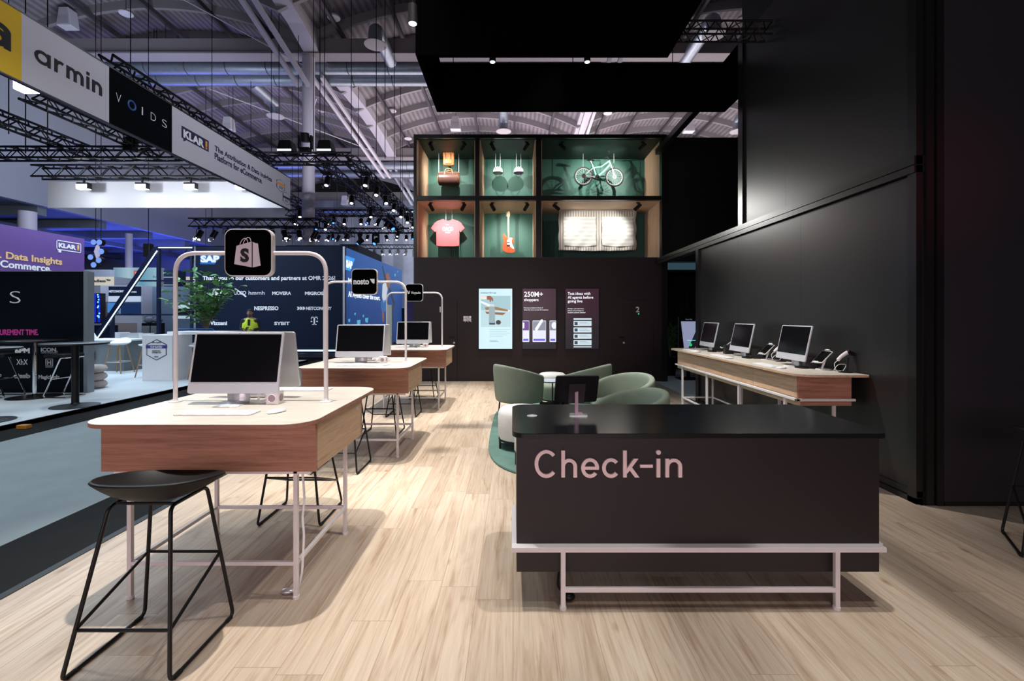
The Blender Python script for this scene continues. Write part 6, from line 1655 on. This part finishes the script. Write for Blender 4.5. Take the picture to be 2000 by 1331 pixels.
T_.prism([(sx(458), sz(564)), (sx(461), sz(564)), (sx(482), sz(579)), (sx(480), sz(581))][::-1], -.008, -.003, 'XZ')
T_.torus((sx(424), -.005, sz(573)), .13, .025, 'Y', 20, 5).ball((sx(424), -.004, sz(573)), .07, .004, .09)
T_.build('logo_marks', M['ink_white'], t)
syd = lambda a: 5.5 * F / (1002 - a) - YS
def sd_(s, a0, a1, z, h, m, bold=.02, nm='lettering'): return text(s, m, (XS + 8.004, syd(a0), z), SIDE, t, width=syd(a1) - syd(a0), height=h, bold=bold, depth=.004, name=nm)
MB().prism([(syd(675), 3.50), (syd(675), 3.03), (syd(684), 3.03), (syd(693), 3.50)], XS + 8.001, XS + 8.004, 'YZ').build('logo_field', glow('light_blue_print', (.03, .30, .80), .8), t)
sd_('SAP', 676, 688, 3.13, .27, M['white_glow'], .06)
sd_('AI Agents cover the court.', 680, 742, 2.16, .25, M['white_glow'], .02)
sd_('Ma', 680, 690, 2.60, .19, M['white_glow'], .0)
def sp_(m, pts, nm='figure_print', d=.002): MB().prism([(5.5 * F / (1002 - a) - YS, .06 + H - (b - 617) / F * (5.5 * F / (1002 - a))) for a, b in pts], XS + 8.0 + d, XS + 8.003 + d, 'YZ').build(nm, m, t)
gp = lambda c, s=.7: glow('print_' + str(len(bpy.data.materials)), c, s)
sp_(gp((.55, .60, .66)), [(747, 556), (753, 550), (757, 565), (754, 585), (749, 592), (746, 580)])
sp_(gp((.22, .09, .04)), [(752, 538), (758, 532), (763, 548), (760, 566), (755, 560)])
sp_(gp((.02, .12, .35)), [(744, 588), (754, 586), (757, 602), (748, 612), (744, 604)])
sp_(gp((.20, .08, .04)), [(745, 602), (750, 610), (750, 628), (747, 630)])
sp_(gp((.015, .02, .03)), [(746, 520), (748, 520), (755, 548), (752, 550)])
sp_(gp((.015, .02, .03)), [(758, 560), (761, 562), (772, 594), (770, 600)])
for i, (a, b, w__) in enumerate(((680, 624, 4), (697, 626, 7), (713, 622, 6), (692, 612, 3), (708, 616, 3), (770, 536, 3), (774, 548, 3), (776, 530, 2))):
    sp_(gp((.08, .42, .58)), [(a, b), (a + w__, b - 1), (a + w__ - 1, b + w__ * 1.5), (a + .5, b + w__ * 1.2)], 'shard_print')
t = thing('totem', 'slim pale vertical totem between the blue wall and the Voyado arch', 'totem', (px(762, 11), 11, -.06))
MB().box(-.055, .055, -.05, .05, 0, 1.78).build('post', mat('pale_mint_panel', (.55, .68, .66), .5), t, bevel=.004)
MB().box(-.10, .10, -.10, .10, 0, .02).build('base', M['alu'], t)
t = thing('roll_banner', 'white roll banner with dark marks at the end of the blue wall', 'banner', (px(787, 23), 23, -.06))
MB().box(-.12, .12, -.02, .02, .05, 2.85).build('sheet', M['white'], t); MB().box(-.16, .16, -.1, .1, 0, .05).build('base', M['alu'], t)
MB().box(-.08, .08, -.025, -.02, 1.2, 1.9).build('print', M['ink'], t)
t = thing('partition_board', 'violet partition board right of the white roll banner', 'partition', (px(799, 24), 24, -.06))
MB().box(-.45, .35, 0, .1, 0, 2.9).build('board', mat('violet_board', (.10, .09, .26), .6), t)

# ---------------------------------------------------------------- diagonal light frame and the small booths beyond
t = thing('light_frame', 'dark blue steel frame with a white LED line along its diagonal', 'frame', (px(311, YS), YS - .05, ZP - .115))
fx_ = lambda a: px(a, YS) - px(311, YS); fz_ = lambda b: pz(b, YS) - ZP + .115
f_ = MB()
for p, q_, w__ in (((312.5, 484), (312.5, 690), .09), ((309, 485), (381, 485), .10), ((309, 485), (188, 664), .13), ((222, 618), (222, 690), .09), ((266, 549), (381, 549), .05), ((224, 615), (381, 615), .05), ((376, 485), (376, 690), .06)):
    f_.bar((fx_(p[0]), 0, fz_(p[1])), (fx_(q_[0]), 0, fz_(q_[1])), w__)
f_.build('steel_frame', M['blue_frame'], t)
l_ = MB().bar((fx_(312.5), -.07, fz_(491)), (fx_(194.5), -.07, fz_(664)), .026).bar((fx_(315), -.07, fz_(485)), (fx_(380), -.07, fz_(485)), .025)
l_.build('led_line', M['led'], t)
def slab(name, label, cat, Y, a0, a1, b0, b1, m, d=.3, parts=(), floor=False):
    z0 = pz(b1, Y); t = thing(name, label, cat, (px((a0 + a1) / 2, Y), Y, z0 if not floor else -.06))
    zz = 0 if floor else z0
    fx2 = lambda a: px(a, Y) - px((a0 + a1) / 2, Y); fz2 = lambda b: pz(b, Y) - (z0 if not floor else -.06)
    MB().box(fx2(a0), fx2(a1), 0, d, 0, fz2(b0)).build('body', m, t)
    for i, (nm, m2, p0, p1, q0, q1) in enumerate(parts):
        if isinstance(nm, tuple): text(nm[1], m2, (fx2(p0), -.03, fz2(q1)), parent=t, width=fx2(p1) - fx2(p0), height=fz2(q0) - fz2(q1), bold=.04)
        else: MB().box(fx2(p0), fx2(p1), -.02 - .002 * i, 0, fz2(q1), fz2(q0)).build(nm, m2, t)
    return t
gb_ = mat('grey_booth_body', (.12, .12, .14), .7)  # plain grey for the booth bodies behind the lit panels
cream = glow('cream_lit_fascia', (.55, .50, .40), .55)
slab('booth_fascia', 'cream lit fascia reading Headless far back on the left', 'sign', 20, 165, 223, 541, 558, gb_, 1.0, (('lit_panel', cream, 165, 223, 541, 558), (('t', 'Headless™'), M['ink'], 172, 217, 545.5, 551.5),), True)
slab('booth_fascia', 'cream lit fascia behind the left leg of the nearest arch', 'sign', 20, 338, 381, 541, 557, gb_, 1.0, (('lit_panel', cream, 338, 381, 541, 557), (('t', 'Crybridse'), M['ink_navy'], 338, 378, 546, 553),), True)
slab('booth_wall', 'grey booth wall above the cream Headless fascia', 'booth', 21.05, 165, 215, 527, 541, mat('mid_grey_booth', (.20, .21, .24), .7), .25, (), True)
sky = glow_ramp('pale_blue_backdrop', [(0, (.10, .28, .42)), (.35, (.45, .65, .75)), (.6, (.12, .38, .52)), (1, (.40, .62, .72))], 0, -1.2, 1.2, .55)
slab('booth_backdrop', 'pale blue lit booth backdrop with a red haired portrait', 'booth', 21.5, 222, 312, 523, 561, gb_, .3, (('lit_panel', sky, 222, 312, 523, 561), ('portrait', glow('red_portrait', (.45, .08, .07), .6), 262, 275, 528.5, 546), ('portrait_face', glow('pale_portrait', (.62, .40, .36), .6), 265, 271, 532, 541), (('t', 'To U'), M['ink_navy'], 300, 309, 539, 543)), True)
slab('booth_block', 'white and grey booth with navy sign and wide dark screen', 'booth', 18, 196, 278, 558, 690, mat('pale_booth', (.33, .33, .38), .7), 1.4,
     (('navy_sign', M['navy'], 213, 276, 560, 578.5), (('t', 'NETCONOMY'), M['ink_white'], 214, 243, 567, 571.5), (('t', 'PARTNERS'), M['ink_white'], 253, 268, 569, 572), ('screen', glow('navy_screen', (.01, .03, .10), .6), 237, 276, 592, 613), ('screen', glow('sky_screen', (.05, .20, .50), .7), 211, 233, 592, 611), ('brown_panel', mat('brown_panel', (.13, .08, .065), .6), 203, 211, 590, 634), ('brown_panel', mat('taupe_panel', (.22, .17, .16), .6), 225, 267, 631, 690), ('white_band', M['white'], 213, 276, 579, 590)), True)
t = slab('led_wall', 'blue LED wall with cyan dots beside the dark partition board', 'screen', 17, 172, 197, 573, 632, M['black'], .2, (('screen', glow('blue_led', (.005, .02, .42), .8), 177.5, 188, 573.5, 630), ('screen', glow('blue_led2', (.005, .02, .42), .8), 191.5, 196, 576, 630)))
cy_ = glow('cyan_dot', (.25, .75, 1), 1.0); rr_ = random.Random(4); m_ = MB()
for i in range(16): a, b = rr_.choice((rr_.uniform(178.5, 187), rr_.uniform(192, 195.5))), rr_.uniform(576, 628); m_.ball((px(a, 17) - px(184.5, 17), -.03, pz(b, 17) - pz(632, 17)), .03, .008, .03, 8, 6)
m_.build('picture_dots', cy_, t)
slab('booth_counter', 'navy counter below the blue LED wall', 'counter', 16.8, 170, 203, 636, 690, M['navy'], .6, (), True)
slab('booth_block', 'dark blue shelf booth left of the nearest arch', 'booth', 19, 320, 343, 528, 690, M['navy'], .6, (('shelf_board', M['concrete'], 320, 343, 541, 543), ('shelf_board', M['concrete'], 320, 343, 556, 558), ('shelf_board', M['concrete'], 320, 343, 569, 571)), True)
slab('booth_wall', 'grey blue booth wall between the diagonal frame and the navy booth', 'booth', 18.5, 278, 381, 560, 690, mat('slate_wall', (.10, .14, .20), .7), .3, (('lit_window', glow('pale_lit_window', (.5, .66, .72), .6), 338, 372, 592, 603), ('lit_window', glow('pale_lit_window2', (.5, .66, .72), .5), 338, 380, 617, 623), ('dark_panel', M['black'], 345, 381, 604, 616)), True)
t = thing('guest_chair', 'low white seat with rounded back by the brown booth panel', 'chair', (px(233, 16.6), 16.6, -.06))
MB().prism(rrect(-.28, .28, -.25, .25, .12, 5), .42, .50).build('seat', M['white'], t, bevel=.02)
MB().grid(lambda u, v: Vector((.28 * math.cos(PI * u), .25 * math.sin(PI * u), .5 + .42 * v)), 16, 2).build('backrest', M['white'], t, smooth='all', solid=.05)
for a in (-1, 1):
    for b in (-1, 1): MB().cyl((a * .2, b * .18, .42), (a * .24, b * .22, 0), .02, 8).build('leg', M['alu'], t)
dup(t, (px(257, 15.9), 15.9, -.06), .4, 'low white seat right of another white seat by the brown panel')
dup(t, (px(281, 15.5), 15.5, -.06), -.4, 'low white seat half hidden by the white badge counter')
for a, l in ((291, 'dark display cube on the shelf right of the white seats'), (308, 'dark display cube beside the steel post of the light frame')):
    t = thing('display_cube', l, 'cube', (px(a, 17.0), 17.0, -.06))
    MB().box(-.15, .15, -.15, .15, 0, 1.25).build('plinth', M['navy_dark'], t); MB().box(-.14, .14, -.155, -.14, .8, 1.15).build('panel', M['concrete'], t)
    MB().ball((0, 0, 1.36), .17, .12, .12).ball((-.1, 0, 1.44), .07, .07, .1).build('sculpture', mat('grey_felt', (.12, .13, .17), .9), t, smooth=True)
t = thing('pendant_cluster', 'cluster of round blue lit lamps around a white diamond hanging on the left', 'lamp', (px(190, 14.5), 14.5, pz(520, 14.5)))
for i, (a, b) in enumerate(((187, 474), (198, 474), (202, 492), (181, 503), (187, 518), (197, 509))):
    c = P(a, b, 14.5) - Vector(t.location)
    MB().cyl(c + Vector((0, .05, 0)), c + Vector((0, -.05, 0)), .10, 18).build('lamp_housing', M['black'], t)
    MB().cyl(c + Vector((-.02, -.05, 0)), c + Vector((-.02, -.06, 0)), .085, 18).build('lamp_disc', glow('pale_blue_disc', (.20, .36, .9), .6), t)
c = P(190.5, 492, 14.5) - Vector(t.location)
MB().prism([(c.x - .09, c.z), (c.x, c.z - .26), (c.x + .09, c.z), (c.x, c.z + .26)], -.03, .03, 'XZ').build('diamond', glow('pale_diamond', (.45, .42, .62), .6), t)
MB().cyl((-.05, 0, .3), (-.05, 0, 9.8), .01, 6).cyl((.12, 0, .3), (.12, 0, 9.8), .01, 6).build('hanger', M['black'], t)
t = thing('stage_spotlight', 'black spotlight hanging beside the top of the diagonal light frame', 'spotlight', (px(290, 15.5), 15.5, pz(488, 15.5)))
MB().box(-.12, .12, -.1, .1, -.25, .2).build('lamp_body', M['black'], t, bevel=.03); MB().cyl((0, 0, .2), (0, 0, 10.3), .012, 6).build('hanger', M['black'], t)
